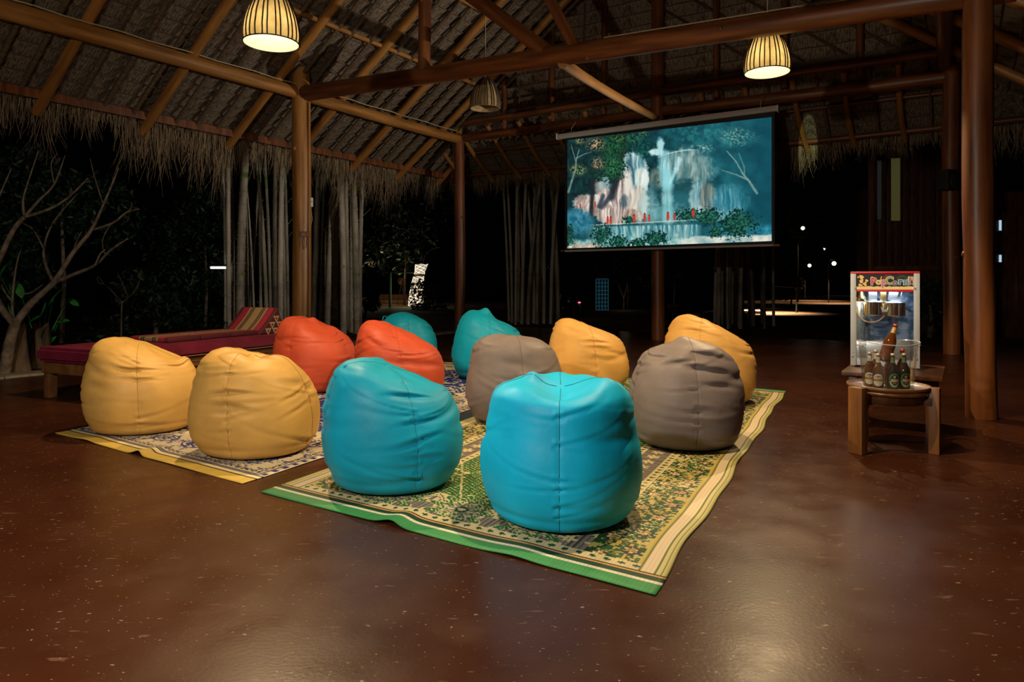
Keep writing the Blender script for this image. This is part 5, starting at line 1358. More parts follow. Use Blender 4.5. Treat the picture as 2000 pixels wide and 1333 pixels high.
# ================================================================== SMALL FITTINGS ON THE FRAME
def near_post(p, px, y, z, r):   # a spot on the camera side of a post
    d = Vector((-p.x, -p.y, 0)).normalized(); return Vector((p.x, p.y, z)) + d*r
toC = Vector((-pE.x, -pE.y, 0)).normalized(); sideE = Vector((-toC.y, toC.x, 0))
rz = math.atan2(toC.y, toC.x) + math.pi/2
def zat(py, Y): return CAMH + (HOR-py)/FPX*Y
sw = pE + toC*.12 + sideE*.20
o = empty('switch_box', (sw.x, sw.y, zat(404, sw.y)), rz, 'small white switch box on the side of the thick golden post', 'switch')
mb = MB(); mb.bbox((0, 0, .09), (.10, .07, .19), .01); hs_ = obj_auto('housing', mb, M['white'], o)
mb = MB(); mb.bbox((.02, -.038, .10), (.03, .012, .05), .003); obj_auto('rocker', mb, M['casing'], hs_)
mb = MB(); mb.tube([(0, 0, 0), (.03, 0, -.25), (-.01, -.02, -.45), (-.02, -.02, -.58)], .008, 6); obj('cord', mb, M['rope'], o)
so = pE + toC*.195 + sideE*.09
o = empty('socket_box', (so.x, so.y, zat(463, so.y)), rz, 'brown socket box with a dangling plug cord on the thick golden post', 'socket')
mb = MB(); mb.bbox((0, 0, .05), (.18, .05, .12), .01); obj_auto('housing', mb, M['wood_stool'], o)
mb = MB(); mb.tube([(-.03, -.03, .02), (-.06, -.04, -.12), (-.03, -.04, -.26), (.02, -.03, -.2), (.03, -.03, .0)], .007, 6); obj('cord', mb, M['black'], o)
mb = MB(); mb.tube([tuple(pE + toC*.16 + sideE*.17 + Zv*z) for z in (0, 2, 4, 5)], .028, 8); lone('conduit', mb, M['wood_gold'], tuple(pE + toC*.16 + sideE*.17), label='brown conduit running up the right side of the thick golden post', cat='pipe')
sp = pB + Vector((-pB.x, -pB.y, 0)).normalized()*.22
o = empty('loudspeaker', (sp.x - .05, sp.y, zat(372, sp.y)), math.radians(20), 'black box loudspeaker on the post behind the popcorn machine', 'loudspeaker')
mb = MB(); mb.bbox((0, 0, .18), (.34, .24, .36), .02); cb_ = obj_auto('cabinet', mb, M['black'], o)
mb = MB(); mb.lathe([(0, 0), (.12, 0), (.13, .01), (.12, .02), (.03, .005), (0, .012)], 24)
me = mb.mesh('cone', True); me.transform(Matrix.Translation((0, -.12, .15)) @ Matrix.Rotation(math.radians(90), 4, 'X')); obj('cone', me, flat_mat('speaker_cone', (.03, .03, .03), .5), cb_)
mb = MB(); mb.tube([(0, .1, .30), (0, .2, .30)], .02, 8); obj('bracket', mb, M['black'], o)
# cords along the tie beam and down the hall
pts = [tie(t) + Zv*.168 for i, t in enumerate(np.linspace(.62, .97, 12))]
mb = MB(); mb.tube(pts, .009, 6); lone('power_cord', mb, M['rope'], tuple(pts[0]), label='pale power cord lying along the top of the tie beam', cat='cord')
pts = [B_(0, b, ZP + .17 + .012*math.sin(b*5)) + U*.06 for b in np.linspace(12.4, .2, 30)]
mb = MB(); mb.tube(pts, .012, 6); lone('power_cord', mb, M['rope'], tuple(pts[0]), label='pale power cord lying along the left golden logs', cat='cord')

# ================================================================== BAMBOO
def culm_mesh(seed, H_, r, lean):
    rr = random.Random(seed); mb = MB(); pts = []; rad = []; z = 0; a = rr.uniform(0, 6.28); node = []
    while z < H_:
        t = z/H_; q = Vector((math.cos(a)*lean*t*t, math.sin(a)*lean*t*t, z)); rr_ = r*(1-.35*t)
        for dz, k in ((0, 1.0), (.012, 1.12), (.03, 1.13), (.045, .97)):
            pts.append(q + Vector((0, 0, dz))); rad.append(rr_*k)
        node.append((q + Vector((0, 0, .02)), rr_)); z += rr.uniform(.24, .40)
    pts.append(Vector((math.cos(a)*lean, math.sin(a)*lean, H_))); rad.append(r*.6)
    mb.tube(pts, rad, 10)
    for q, rr_ in node:    # stubs of cut side shoots and dry sheaths
        if rr.random() < .18:
            b_ = rr.uniform(0, 6.28); d = Vector((math.cos(b_), math.sin(b_), 1.2)); mb.tube([q, q + d*.08, q + d*rr.uniform(.12, .4)], [.008, .006, .002], 4)
    return shade_auto(mb.mesh('culm'), 60)
CUL = [culm_mesh(i, 9.0, .085, .5) for i in range(6)] + [culm_mesh(20+i, 9.0, .06, 1.0) for i in range(5)]
for i_, c in enumerate(CUL): c.materials.append(M[('bamboo', 'bamboo_pale', 'bamboo_dark')[i_ % 3]])
def clump(label, items, base, seed):
    rt = empty('bamboo_clump', base, 0, label, 'bamboo', 'bamboo clumps round the pavilion')
    rr = random.Random(seed)
    for (p, k, lx_, ly_, s) in items:
        o = bpy.data.objects.new('culm', CUL[k]); COL.objects.link(o); o.parent = rt
        o.location = Vector(p) - Vector(base); o.rotation_euler = (lx_, ly_, rr.uniform(0, 6.28)); o.scale = (s, s, 1)
    return rt
def bam_items(specs, seed):
    rr = random.Random(seed); out = []
    for px, Y, wpx, lean in specs:
        s = (wpx/FPX*Y/2)/.085
        k = rr.randrange(6) if wpx > 9 else 6 + rr.randrange(5)
        if k >= 6: s *= .085/.06
        out.append((Vector(((px-1000)/FPX*Y, Y, gz)), k, rr.uniform(-.01, .01), lean, s))
    return out
g1 = bam_items([(447, 16.9, 10, -.01), (455, 17.7, 8, .0), (469, 16.3, 18, .0), (481, 17.3, 11, .005), (496, 17.9, 7, .02), (509, 18.1, 7, .0), (521, 17.5, 8, .01), (528, 18.3, 7, -.02), (538, 16.7, 10, -.02), (547, 16.9, 12, -.005), (556, 17.7, 8, .01), (562, 18.3, 8, .0), (440, 18.2, 7, -.03), (487, 18.7, 6, .04)], 1)
clump('grey bamboo clump left of the thick golden post, behind the daybed', g1, (g1[2][0].x, g1[2][0].y, gz), 1)
g2 = bam_items([(611, 19.1, 10, .03), (622, 19.9, 9, .01), (631, 19.3, 9, .0), (638, 18.5, 13, .03), (646, 19.5, 10, .01), (654, 18.8, 13, .0), (664, 19.2, 11, .015), (671, 18.3, 13, .01), (680, 19.5, 10, .02), (688, 18.7, 13, .005), (697, 18.2, 15, .0), (617, 20.3, 8, -.02), (660, 20.4, 8, .03), (676, 20.2, 9, .0), (702, 19.6, 10, .02)], 2)
clump('grey bamboo clump right of the thick golden post', g2, (g2[5][0].x, g2[5][0].y, gz), 2)
g3 = bam_items([(1000, 23, 5, -.03), (1007, 22, 6, -.01), (1013, 23.5, 7, .0), (1019, 22.4, 7, -.02), (1025, 23, 6, .02), (1031, 22.2, 8, .03), (1037, 23.2, 7, .01), (1043, 22.8, 7, .0), (1049, 22.3, 7, .05), (1056, 23.4, 6, .03), (1062, 22.6, 7, .01), (1068, 23.2, 6, .06), (1076, 22.5, 7, .0), (1082, 23.5, 8, .02), (1090, 22.8, 8, .0), (994, 24, 5, -.05), (1046, 24, 5, -.04)], 3)
g3 = [(p, (7, 10, 6)[i % 3], x_, y_, s*(1 if k >= 6 else .085/.06)) for i, (p, k, x_, y_, s) in enumerate(g3)]
clump('thin dark bamboo clump seen left of the projection screen', g3, (g3[6][0].x, g3[6][0].y, gz), 3)
rr = random.Random(44)
g4 = bam_items([(rr.uniform(1395, 1512), rr.uniform(20, 24), rr.uniform(5, 9), rr.uniform(-.03, .03)) for i in range(24)], 4)
clump('dense dark bamboo clump below the right half of the screen', g4, (g4[0][0].x, g4[0][0].y, gz), 4)

# ================================================================== BARE TREE, STUMPS, LEAVES, BUSHES
def branch(mb, pts, r0, r1, Y0, jit, rr):
    P3 = []
    for i, (x, y) in enumerate(pts):
        P3.append(P(x, y, Y0 + jit*i/max(1, len(pts)-1)))
    # smooth the polyline
    out = []
    for i in range(len(P3)-1):
        p0, p1, p2, p3 = P3[max(i-1, 0)], P3[i], P3[i+1], P3[min(i+2, len(P3)-1)]
        for k in range(5):
            t = k/5
            out.append(.5*((2*p1) + (p2-p0)*t + (2*p0-5*p1+4*p2-p3)*t*t + (-p0+3*p1-3*p2+p3)*t**3))
    out.append(P3[-1]); n = len(out)
    rad = [.66*(r0+(r1-r0)*i/(n-1))*(1+rr.uniform(-.05, .05)) for i in range(n)]
    mb.tube(out, rad, 8); return mb
tY = 9.7; tb0 = G(8, 736, gz); tY = tb0.y
tree = empty('bare_tree', tb0, 0, 'bare branching frangipani tree at the left edge beside the daybed', 'tree')
rr = random.Random(9)
mb = MB(); branch(mb, [(8, 738), (14, 700), (22, 660), (34, 622)], .135, .10, tY, 0, rr); obj('trunk', mb, M['bark'], tree, True, off=tb0)
for pl, r0, r1, j, y0 in (
  ([(33, 628), (62, 592), (105, 552), (142, 495), (178, 450), (202, 400), (232, 328)], .085, .016, .5, 0),
  ([(178, 450), (220, 436), (246, 416), (272, 408)], .032, .014, .3, .4),
  ([(103, 553), (145, 536), (186, 518), (215, 490), (250, 466)], .05, .014, -.5, .2),
  ([(186, 518), (196, 496), (206, 488)], .022, .012, 0, -.2),
  ([(30, 636), (10, 612), (-6, 585), (-20, 550), (0, 505), (26, 450), (48, 424)], .075, .045, -.4, 0),
  ([(48, 424), (45, 395), (52, 365), (75, 295)], .032, .010, .2, -.4), ([(48, 424), (76, 392), (106, 360), (127, 304)], .034, .010, 0, -.4),
  ([(48, 424), (98, 408), (136, 384), (172, 348)], .036, .012, -.4, -.4),
  ([(104, 550), (90, 520), (86, 485), (104, 435), (152, 378)], .040, .012, .6, .2), ([(87, 490), (66, 450), (44, 436)], .02, .009, .2, .4),
  ([(28, 640), (24, 590), (32, 520), (46, 470)], .035, .01, .5, .0), ([(24, 590), (4, 560), (-14, 500)], .024, .01, .3, .2), ([(36, 575), (60, 572), (84, 556)], .02, .008, .2, .2),
  ([(202, 400), (186, 350), (176, 310)], .018, .008, .2, .5), ([(142, 495), (150, 470), (160, 452)], .018, .008, .1, .3), ([(0, 505), (-12, 470), (-6, 400), (22, 330)], .03, .01, .1, -.2),
  ([(215, 440), (200, 470), (205, 500)], .014, .008, .1, .5), ([(106, 360), (100, 320), (112, 300)], .014, .007, .1, -.3), ([(246, 416), (257, 405), (256, 395)], .012, .008, .0, .6)):
    mb = MB(); branch(mb, pl, r0, r1, tY + y0, j, rr); obj('branch', mb, M['bark'], tree, True, off=tb0)
# thin sapling
sb = G(237, 640, gz)*1.0; sY = 13.5; sb = Vector(((237-1000)/FPX*sY, sY, gz))
sap = empty('sapling', sb, 0, 'small bare forked sapling beyond the daybed', 'sapling')
mb = MB(); branch(mb, [(237, 700), (237, 640), (238, 588)], .028, .022, sY, 0, rr); obj('stem', mb, M['bark'], sap, True, off=sb)
for pl in ([(238, 592), (218, 568), (204, 556), (192, 540)], [(238, 592), (262, 570), (272, 550), (276, 528)], [(250, 580), (240, 556), (228, 530)], [(204, 556), (192, 552), (190, 540)]):
    mb = MB(); branch(mb, pl, .018, .006, sY, .2, rr); obj('branch', mb, M['bark'], sap, True, off=sb)
def stump(label, px0, px1, ytop, Y, seed):
    c = Vector((((px0+px1)/2-1000)/FPX*Y, Y, gz)); r = (px1-px0)/2/FPX*Y; h = zat(ytop, Y) - gz
    rr = random.Random(seed); mb = MB(); n = 22; prof = []
    ph = [rr.uniform(0, 6.28) for _ in range(4)]
    K = 12
    for j in range(K+1):
        t = j/K
        for k in range(n):
            a = 2*math.pi*k/n
            q = r*(1.05 - .35*t + .25*(1-t)**4)*(1 + .10*math.sin(3*a+ph[0]) + .07*math.sin(5*a+ph[1]+2*t) + .04*math.sin(9*a+ph[2]+4*t))
            mb.v.append((q*math.cos(a), q*math.sin(a), h*t + (.06*math.sin(2*a+ph[3]) if j == K else 0)))
    for j in range(K):
        for k in range(n): mb.f.append((j*n+k, j*n+(k+1) % n, (j+1)*n+(k+1) % n, (j+1)*n+k))
    mb.v.append((0, 0, h-.03)); c_ = len(mb.v)-1
    for k in range(n): mb.f.append((K*n+k, K*n+(k+1) % n, c_))
    obj('tree_stump', mb, M['stump'], None, True, loc=c, label=label, cat='stump')
stump('squat brown tree stump just right of the bare tree trunk', 22, 52, 640, 10.4, 1)
stump('broad brown tree stump left of the daybed, beside the other stump', 62, 98, 636, 11.2, 2)
def leaf_mesh(ln, wd, curl):
    mb = MB(); n = 10
    for i in range(n+1):
        t = i/n; w = wd*math.sin(math.pi*min(1, t*.96+.03))**.8*(1-.25*t); z = curl*(t*t) ; x = ln*t
        mb.v += [(x, -w, z + .12*w), (x, 0, z - .10*w), (x, w, z + .12*w)]
    for i in range(n):
        for k in (0, 1): mb.f.append((3*i+k, 3*i+k+1, 3*i+4+k, 3*i+3+k))
    me = mb.mesh('leaf', True); me.materials.append(M['leaf']); return me
LEAF = [leaf_mesh(.55, .09, -.12), leaf_mesh(.42, .075, .06), leaf_mesh(.34, .08, -.05)]
def leafy(label, base, specs, seed):
    rt = empty('broadleaf_plant', base, 0, label, 'plant'); rr = random.Random(seed)
    for (px, py, Y, ang, k, sc_) in specs:
        p = P(px, py, Y); o = bpy.data.objects.new('leaf', LEAF[k]); COL.objects.link(o); o.parent = rt
        d = Vector((math.cos(ang), -.25, math.sin(ang))); q = d.to_track_quat('X', 'Z'); 
        o.rotation_mode = 'QUATERNION'; o.rotation_quaternion = q @ Matrix.Rotation(rr.uniform(.7, 1.3), 3, 'X').to_quaternion(); o.scale = (sc_,)*3
        o.location = p - Vector(base) - (q @ Vector((.2, 0, 0)))
        b = MB(); b.tube([Vector((rr.uniform(-.1, .1), rr.uniform(-.1, .1), 0)), (Vector(o.location))*.6 + Vector((0, 0, .1)), Vector(o.location)], .008, 5); obj('stalk', b, M['leaf'], rt, True)
    return rt
leafy('shiny broad leaved plant behind the bare tree trunk', Vector(((80-1000)/FPX*11.3, 11.3, gz)), [(96, 592, 11.3, 1.1, 0, .9), (88, 606, 11.2, .9, 1, .9), (74, 618, 11.2, .5, 2, .8), (26, 575, 11.4, 1.4, 1, .9), (36, 560, 11.4, 1.7, 2, .9), (150, 595, 11.6, -.5, 1, .7), (20, 608, 11.2, 2.0, 1, .8), (118, 570, 11.5, .7, 1, .6), (60, 640, 11.2, .9, 2, .7), (82, 640, 11.0, 1.3, 2, .8), (112, 640, 11.6, .6, 1, .7), (8, 520, 11.6, 1.0, 2, .7), (130, 625, 11.8, .2, 2, .7), (104, 660, 11.3, .8, 2, .7)], 5)
def foliage(label, name, centers, n, size, base, mat, seed, cat='bush', trunk=None):
    rt = empty(name, base, 0, label, cat); rg = np.random.default_rng(seed); mb = MB()
    for i in range(n):
        c, r = centers[rg.integers(len(centers))]
        d = rg.normal(0, 1, 3); d /= np.linalg.norm(d); p = Vector(c) + Vector(d*r*rg.uniform(.45, 1.0)**.6)
        a = Vector(rg.normal(0, 1, 3)).normalized(); b_ = a.cross(Vector(rg.normal(0, 1, 3))).normalized(); s = size*rg.uniform(.6, 1.3)
        if p.z < gz + .02: p.z = gz + rg.uniform(.02, .3)
        mb.add([p - a*s, p + b_*s*.35, p + a*s, p - b_*s*.35], [(0, 1, 2, 3)])
    obj('foliage', mb, mat, rt, off=base, kind='stuff')
    if trunk:
        for a, b_, r in trunk:
            t = MB(); t.tube([Vector(a), (Vector(a)+Vector(b_))/2 + Vector((.06, 0, 0)), Vector(b_)], [r, r*.8, r*.5], 8); obj('trunk', t, M['bark'], rt, True, off=base)
    return rt
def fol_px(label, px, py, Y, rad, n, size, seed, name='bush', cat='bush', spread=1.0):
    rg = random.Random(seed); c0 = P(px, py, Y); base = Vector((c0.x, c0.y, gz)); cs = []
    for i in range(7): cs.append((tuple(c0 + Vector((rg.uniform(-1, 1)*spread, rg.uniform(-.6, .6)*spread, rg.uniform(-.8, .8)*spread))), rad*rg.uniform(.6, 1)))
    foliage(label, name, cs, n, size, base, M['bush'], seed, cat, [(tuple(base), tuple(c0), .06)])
fol_px('dark feathery garden tree beyond the daybed and left of the bamboo', 400, 480, 21, 1.1, 5000, .09, 11, 'garden_tree', 'tree', 1.5)
fol_px('dark leafy tree behind the bare tree', 120, 430, 15.5, 1.1, 4200, .085, 12, 'garden_tree', 'tree', 1.9)
fol_px('low dark bush behind the daybed', 300, 610, 15, .6, 1800, .07, 13, 'bush', 'bush', .9)
fol_px('low leafy bush right of the light wrapped trunk', 850, 585, 34, .7, 900, .11, 14, 'bush', 'bush', .9)
fol_px('young fern like plant at the foot of the right bamboo clump', 712, 588, 26, .35, 500, .09, 15, 'bush', 'bush', .4)
fol_px('tall dark garden tree behind the unlit lamp post side', 790, 430, 40, 2.6, 3200, .2, 16, 'garden_tree', 'tree', 2.6)
fol_px('dark garden tree under the screen bar', 1225, 540, 36, .9, 1500, .12, 17, 'garden_tree', 'tree', 1.2)
fol_px('leafy tree beside the lit path lamps', 1590, 470, 56, 2.2, 3200, .2, 18, 'garden_tree', 'tree', 3)
fol_px('low planted bed beside the stepping path', 1545, 555, 42, .7, 1800, .13, 19, 'bush', 'bush', 1.0)
fol_px('low shrub behind the popcorn machine', 1815, 590, 17, .4, 700, .07, 21, 'bush', 'bush', .4)

# ================================================================== LIGHT WRAPPED TRUNK, FRAME AND WHEEL
LY = 38.0
tbz = Vector(((811-1000)/FPX*LY, LY, gz)); zt_ = zat(517, LY)
lt = empty('lit_trunk', tbz, 0, 'tree trunk wrapped in bright white fairy lights beyond the back left post', 'tree')
mb = MB(); hh = zt_ - gz
def tr_c(t): return Vector((.03 + .32*t*t, 0, hh*t))
def tr_r(t): return .40 - .17*t + .10*max(0, (t-.85)/.15)
mb.tube([tr_c(t) for t in np.linspace(0, 1.02, 12)], [tr_r(t) for t in np.linspace(0, 1.02, 12)], 14); lt_ = obj('trunk', mb, M['bark'], lt, True)
M['fairy'] = flat_mat('fairy_light_string', (.6, .5, .4), .5, emit=(1.0, .88, .68), estr=1.0)
def winding(t0, t1, turns):
    mb = MB(); pts = []; n = int(turns*16)
    for i in range(n+1):
        t = t0 + (t1-t0)*i/n; a = 2*math.pi*turns*i/n; r = tr_r(t) + .02
        pts.append(tr_c(t) + Vector((r*math.cos(a), r*math.sin(a), .02*math.sin(i*1.7))))
    mb.tube(pts, [.016 + .008*math.sin(i*2.3) for i in range(n+1)], 5); return mb
for t0, t1, tn in ((.01, .41, 16), (.43, .71, 10), (.77, 1.0, 10)): obj('light_string', winding(t0, t1, tn), M['fairy'], lt_)
for pl, r in (([(822, 519), (832, 498), (842, 488)], .10), ([(842, 488), (852, 484), (860, 484)], .05)):
    mb = MB(); branch(mb, pl, r, r*.5, LY, .2, rr); obj('branch', mb, M['bark'], lt, True, off=tbz)
point('fairy_glow', (0, -1.1, 1.0), 30, (1, .8, .6), .3, lt)
fY = 37.0; fb = Vector(((762-1000)/FPX*fY, fY, gz)); fr = empty('swing_frame', fb, 0, 'green post with a thin cross bar left of the light wrapped trunk', 'frame')
M['green_paint'] = flat_mat('dark_green_paint', (.03, .10, .02), .5)
mb = MB(); mb.tube([(0, 0, 0), (0, 0, zat(533, fY)-gz)], .075, 8); obj('post', mb, M['green_paint'], fr)
mb = MB(); mb.tube([(.0, 0, zat(533, fY)-gz), (1.3, 0, zat(533, fY)-gz)], .025, 6); obj('cross_bar', mb, M['green_paint'], fr)
wY = 40.0; wbp = Vector(((784-1000)/FPX*wY, wY, gz)); wl = empty('wheel_stand', wbp, 0, 'spoked wheel on crossed legs between the green post and the lit trunk', 'wheel')
hz = zat(550, wY)-gz
mb = MB(); mb.tube([(.19*math.cos(a), 0, hz+.19*math.sin(a)) for a in np.linspace(0, 2*math.pi, 25)], .025, 6, False); obj('rim', mb, M['wood_stool'], wl)
for k in range(6):
    a = k*math.pi/6; mb = MB(); mb.tube([(.18*math.cos(a), 0, hz+.18*math.sin(a)), (-.18*math.cos(a), 0, hz-.18*math.sin(a))], .012, 5); obj('spoke', mb, M['wood_stool'], wl)
for s in (-1, 1):
    mb = MB(); mb.tube([(s*.22, .03*s, 0), (0, 0, hz-.05), (-s*.06, 0, hz+.05)], .02, 6); obj('leg', mb, M['wood_stool'], wl)
# low terrace walls behind the trunk
tw_ = Vector(((760-1000)/FPX*43, 43, gz))
te = empty('terrace_steps', tw_, 0, 'two low earth coloured terrace steps behind the light wrapped trunk', 'steps')
for i in range(2):
    mb = MB(); mb.bbox((0, i*1.6, .12+.16*i), (5.2, 1.6, .24+.32*i), .04); obj_auto('step', mb, M['ground'], te)
point('terrace_fill', tuple(tw_ + Vector((.6, -2.5, 1.6))), 90, (1, .7, .4), .2)  # added fill so steps and lawn show; no lamp stands here
mb = MB(); gY = 33; 
mb.quad((-11, 30, gz+.01), (-2.5, 30, gz+.01), (-2.5, 37.5, gz+.01), (-11, 37.5, gz+.01)); M['grass'] = mix_mat('mown_grass', (.02, .06, .01), (.06, .14, .03), .9, (30, 30, 30), 4, .6, (80, 80, 80))
lone('lawn', mb, M['grass'], (-6, 34, gz+.01), label='patch of mown lawn in front of the light wrapped trunk', cat='lawn', kind='stuff')

# ================================================================== GARDEN LIGHTS AND PATH
M['bulb_on'] = flat_mat('lit_garden_bulb', (.8, .7, .5), .5, emit=(1, .84, .6), estr=3.0)
M['bulb_blue'] = flat_mat('lit_cool_bulb', (.7, .8, .9), .5, emit=(.55, .95, 1), estr=3.0)
M['pole'] = flat_mat('dark_pole', (.006, .005, .004), .8, spec=.1)
def down_light(loc, power, colr, parent, deg):
    l = bpy.data.lights.new('lamp_light', 'SPOT'); l.energy = power; l.color = colr; l.spot_size = math.radians(deg); l.spot_blend = .5; l.shadow_soft_size = .05
    o = bpy.data.objects.new('lamp_light', l); COL.objects.link(o); o.location = loc; o.parent = parent; return o
def garden_lamp(label, px, py, Y, r, power, mat, colr):
    b = Vector(((px-1000)/FPX*Y, Y, gz)); z = zat(py, Y) - gz
    rt = empty('garden_lamp', b, 0, label, 'lamp', 'garden lamps along the path')
    mb = MB(); mb.tube([(0, .75, 0), (0, .75, z-.05), (0, .5, z+r*1.8), (0, 0, z+r*1.6)], [.04, .035, .03, .025], 8); obj('pole', mb, M['pole'], rt)
    mb = MB(); mb.lathe([(0, z+r*1.7), (r*.8, z+r*1.5), (r*1.7, z+r*1.0), (r*1.6, z+r*1.0), (r*.7, z+r*1.4), (0, z+r*1.6)], 16); obj('hood', mb, M['pole'], rt, True)
    mb = MB(); mb.lathe([(0, z-r), (r*.7, z-r*.7), (r, z), (r*.7, z+r*.7), (0, z+r)], 14); obj('bulb', mb, mat, rt, True)
    down_light((0, -.15-r, z-r*1.3), power, colr, rt, 104)
    return rt
WARM = (1, .72, .42)
garden_lamp('tall garden lamp glowing right of the screen edge, above the others', 1568, 446, 46, .13, 700, M['bulb_on'], WARM)
garden_lamp('low warm garden lamp left of the path, second from the screen', 1581, 519, 50, .13, 900, M['bulb_on'], (1, .6, .35))
garden_lamp('bright garden lamp right of the path near the popcorn machine', 1629, 515, 44, .14, 1500, M['bulb_on'], WARM)
garden_lamp('small cool bluish garden lamp farthest away', 1611, 486, 62, .14, 30, M['bulb_blue'], (.6, .95, 1))
bp_ = G(1556, 611, gz); bo = empty('bollard_light', bp_, 0, 'short dark bollard light throwing a pool of light on the earth path', 'lamp', 'garden lamps along the path')
bh = zat(560, bp_.y) - gz
mb = MB(); mb.tube([(0, 0, 0), (0, 0, bh-.03), (-1.3, -.2, bh+.03)], [.045, .04, .02], 8); obj('pole', mb, M['pole'], bo)
mb = MB(); mb.lathe([(.17, bh-.03), (.18, bh), (.03, bh+.06), (0, bh+.06)], 16, (-1.3, -.2, 0)); obj('hood', mb, M['pole'], bo, True)
down_light((-1.3, -.2, bh-.06), 2400, WARM, bo, 140)
b2 = G(1480, 607, gz); 
rr = random.Random(77)
M['flag'] = mix_mat('sandstone_slab', (.20, .13, .07), (.36, .25, .15), .9, (2, 2, 2), 6, .3, (8, 8, 8))
pth = empty('stepping_path', G(1500, 600, gz), 0, 'path of pale stone slabs leading to the garden lamps', 'path')
po = Vector(pth.location)
for px, py, w_, l_ in ((1402, 612, 2.2, 1.3), (1440, 606, 2.0, 1.4), (1478, 600, 2.2, 1.5), (1498, 594, 2.0, 1.6), (1570, 575, 2.4, 2.4), (1596, 571, 2.6, 2.6), (1612, 566, 2.6, 2.4), (1640, 578, 2.0, 2.0), (1590, 561, 3.4, 2.6)):
    g = G(px, py, gz+.12)
    mb = MB(); mb.bbox(Vector((g.x, g.y, gz+.06)) - po, (w_, l_, .12), .03, Matrix.Rotation(rr.uniform(-.5, .1), 3, 'Z')); obj_auto('slab', mb, M['flag'], pth)
g = G(1535, 576, gz); mb = MB(); mb.bbox((g.x, g.y, gz + .18), (2.6, .9, .36), .03); mb.bbox((g.x, g.y, gz+.39), (2.8, 1.1, .08), .02)
lone('stone_bench', mb, M['flag'], (g.x, g.y, gz), label='low stone bench beside the stepping path, left of the lamps', cat='bench')
# pool of light behind the popcorn machine and the strip lamp far left
mbp = P(427, 523, 17.5)
o = empty('strip_lamp', mbp, 0, 'short white strip lamp glowing between the bamboo and the dark trees', 'lamp')
mb = MB(); mb.tube([(-.2, 0, 0), (.2, 0, 0)], .03, 8); obj('tube', mb, flat_mat('lit_strip', (.8, .8, .8), .4, emit=(1, .97, .88), estr=2.5), o)
mb = MB(); mb.bbox((0, .03, .05), (.44, .08, .05), .01); obj_auto('housing', mb, M['pole'], o)
mb = MB(); mb.tube([(0, .05, .05), (0, .05, 3.4)], .006, 6); obj('cord', mb, M['pole'], o)
# far building glimpsed under the screen: blue lattice door, sign board and a scooter tail lamp
dY = 33.0; db = Vector(((1176-1000)/FPX*dY, dY, gz)); dr = empty('lattice_door', db, 0, 'bluish lit lattice door far behind, below the left half of the screen', 'door')
M['blue_lit'] = flat_mat('lit_blue_lattice', (.05, .2, .3), .5, emit=(.05, .30, .40), estr=.13)
dw, dh = 24/FPX*dY, zat(546, dY) - gz
for i in range(5):
    mb = MB(); mb.box((-dw/2 + dw*i/4, 0, dh/2), (.03, .03, dh)); obj('bar', mb, M['blue_lit'], dr)
for i in range(9):
    mb = MB(); mb.box((0, 0, dh*i/8+.02), (dw, .03, .025)); obj('bar', mb, M['blue_lit'], dr)
mb = MB(); mb.box((0, .06, dh/2), (dw, .03, dh)); obj('pane', mb, flat_mat('dark_blue_pane', (.01, .05, .08), .4), dr)
sY = 27.0; sbp = Vector(((1126-1000)/FPX*sY, sY, gz)); scn = empty('scooter', sbp, .5, 'dark parked scooter with a glowing red tail lamp, below the screen', 'scooter')
M['blackp'] = flat_mat('black_paint', (.02, .02, .025), .3)
for y in (-.05, 1.15):
    mb = MB(); mb.tube([(0, y+.25*math.cos(a), .27+.25*math.sin(a)) for a in np.linspace(0, 2*math.pi, 21)], .05, 6, False); obj('wheel', mb, M['black'], scn)
mb = MB(); mb.bbox((0, .15, .58), (.26, .62, .22), .08); mb.bbox((0, .6, .32), (.24, .5, .08), .03); mb.bbox((0, .95, .62), (.30, .10, .62), .04, Matrix.Rotation(.25, 3, 'X')); obj_auto('body', mb, M['blackp'], scn)
mb = MB(); mb.bbox((0, .2, .74), (.24, .60, .10), .04); obj_auto('seat', mb, M['black'], scn)
mb = MB(); mb.tube([(-.32, .92, .98), (0, 1.02, 1.02), (.32, .92, .98)], .018, 6); obj('handlebar', mb, M['steel'], scn)
tlz = zat(592, sY) - gz
mb = MB(); mb.lathe([(0, 0), (.045, .0), (.05, .03), (0, .05)], 12, (0, -.2, tlz)); obj('tail_lamp', mb, flat_mat('red_tail_lamp', (.6, .05, .05), .4, emit=(1, .10, .16), estr=4), scn)
mb = MB(); mb.box((0, 0, 0), (.36, .02, .28), Matrix.Rotation(.35, 3, 'Y')); mb.tube([(0, .03, 0), (0, .03, -.93)], .02, 6)
sp_ = P(1122, 572, 27.6); lone('notice_board', mb, flat_mat('cream_board', (.35, .30, .2), .7), tuple(sp_), label='small tilted cream notice board above the red tail lamp', cat='sign')
point('yard_fill', tuple(P(1110, 560, 26) + Vector((0, -1.2, .6))), 3.0, (1, .8, .5), .2)  # added fill for scooter and board, without any lamp
sk = P(1232, 583, 34); skb = Vector((sk.x, sk.y, gz)); s_ = empty('forked_sapling', skb, 0, 'pale forked sapling in front of the dark garden, left of the screen post', 'sapling')
for pl in ([(1218, 606), (1218, 584), (1212, 566), (1208, 556)], [(1218, 584), (1223, 566), (1226, 552)]):
    mb = MB(); branch(mb, pl, .05, .025, 34, 0, rr); obj('branch', mb, M['bark'], s_, True, off=skb)
point('sapling_fill', tuple(P(1220, 585, 33)), 2.0, (1, .85, .5), .1)  # unseen fill added to pick out the sapling
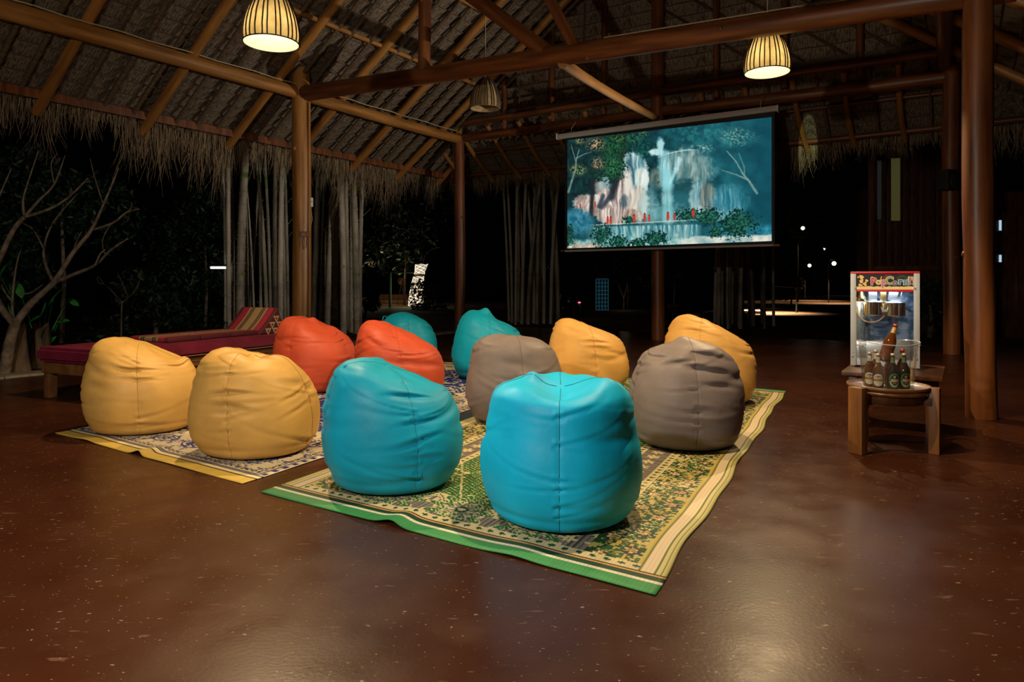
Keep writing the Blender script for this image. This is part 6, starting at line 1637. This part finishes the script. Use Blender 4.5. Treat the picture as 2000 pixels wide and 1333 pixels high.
# potted dark tree right of the screen post
pb_ = G(1315, 612, gz); pp = Vector(((1316-1000)/FPX*30, 30, gz)); pt = empty('potted_tree', pp, 0, 'slim dark potted tree right of the post under the screen', 'potted tree')
mb = MB(); mb.lathe([(.16, 0), (.24, .32), (.26, .36), (.22, .36), (.2, .3), (0, .3)], 18, cap0=True); obj('pot', mb, M['wood_dark'], pt, True)
mb = MB(); mb.tube([(0, 0, .3), (.02, 0, 1.0), (0, 0, 1.5)], [.03, .025, .015], 6); obj('stem', mb, M['bark'], pt)
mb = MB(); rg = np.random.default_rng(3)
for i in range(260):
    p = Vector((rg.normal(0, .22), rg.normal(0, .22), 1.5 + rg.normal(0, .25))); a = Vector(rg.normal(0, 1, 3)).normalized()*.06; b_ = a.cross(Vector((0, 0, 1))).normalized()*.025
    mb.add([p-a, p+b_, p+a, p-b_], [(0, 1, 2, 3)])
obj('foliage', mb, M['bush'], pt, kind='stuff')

# ================================================================== WOODEN HUT AT THE RIGHT
hY = 19.0; hx0, hx1 = (1700-1000)/FPX*hY, (1836-1000)/FPX*hY
hut = empty('hut', (hx0, hY, gz), -.25, 'dark red plank hut behind the popcorn machine', 'hut')
hh_ = 5.0; n = 12; ww = (hx1-hx0)*1.25
for i in range(n):
    mb = MB(); mb.bbox((ww/n*(i+.5), .03*(i % 2), hh_/2 + .9), (ww/n-.012, .03, hh_-1.8), .004); obj_auto('plank', mb, M['wood_dark'], hut)
for x in (0, ww):
    mb = MB(); mb.bbox((x, -.05, hh_/2), (.14, .14, hh_), .01); obj_auto('corner_post', mb, M['wood_red'], hut)
mb = MB(); mb.bbox((ww/2, .1, .9), (ww, .05, 1.8), .01); obj_auto('plinth', mb, M['wood_dark'], hut)
mb = MB(); mb.bbox((ww/2, -.06, 1.75), (ww, .08, .12), .01); obj_auto('rail', mb, M['wood_red'], hut)
mb = MB(); mb.bbox((.62, -.03, zat(372, hY)-gz), (.22, .02, 1.7), .004); obj_auto('lit_gap', mb, flat_mat('lit_gap', (.2, .2, .08), .6, emit=(.21, .20, .06), estr=.16), hut)
mb = MB(); mb.bbox((.22, -.02, zat(372, hY)-gz), (.10, .02, 1.6), .004); obj_auto('lit_gap', mb, flat_mat('dim_gap', (.1, .12, .1), .6, emit=(.05, .07, .07), estr=.12), hut)
mb = MB(); mb.bbox((0, .7, 2), (.1, 1.4, 4), .01); mb.bbox((ww, .7, 2), (.1, 1.4, 4), .01); obj_auto('side_wall', mb, M['wood_dark'], hut)
sc_ = P(1957, 470, 17); sb_ = Vector((sc_.x, sc_.y, gz))
shed = empty('shed', sb_, -.1, 'dark plank shed with two narrow lit slits at the right edge, behind the nearest post', 'shed')
for i in range(5):
    if i == 1: continue
    mb = MB(); mb.bbox((-.32 + .28*i, .06, 1.8), (.27, .04, 3.6), .005); obj_auto('plank', mb, M['wood_dark'], shed)
for z0_, z1_ in ((0, 1.86), (2.16, 2.58), (2.9, 3.6)):
    mb = MB(); mb.bbox((-.04, .06, (z0_+z1_)/2), (.27, .04, z1_-z0_), .005); obj_auto('plank', mb, M['wood_dark'], shed)
for y0_, y1_ in ((430, 450), (498, 518)):
    mb = MB(); mb.bbox((.0, .07, zat((y0_+y1_)/2, 17)-gz), (.055, .02, (y1_-y0_)/FPX*17), .004); obj_auto('lit_slit', mb, flat_mat('lit_slit', (.5, .6, .7), .5, emit=(.6, .8, 1), estr=.7), shed)
mb = MB(); mb.bbox((.24, .6, 1.8), (1.4, 1.0, 3.58), .01); obj_auto('body', mb, M['black'], shed)
point('right_garden_fill', (14, 16, 1.0), 3, (1, .8, .5), .2)  # added fill for the right garden; no lamp is built for it
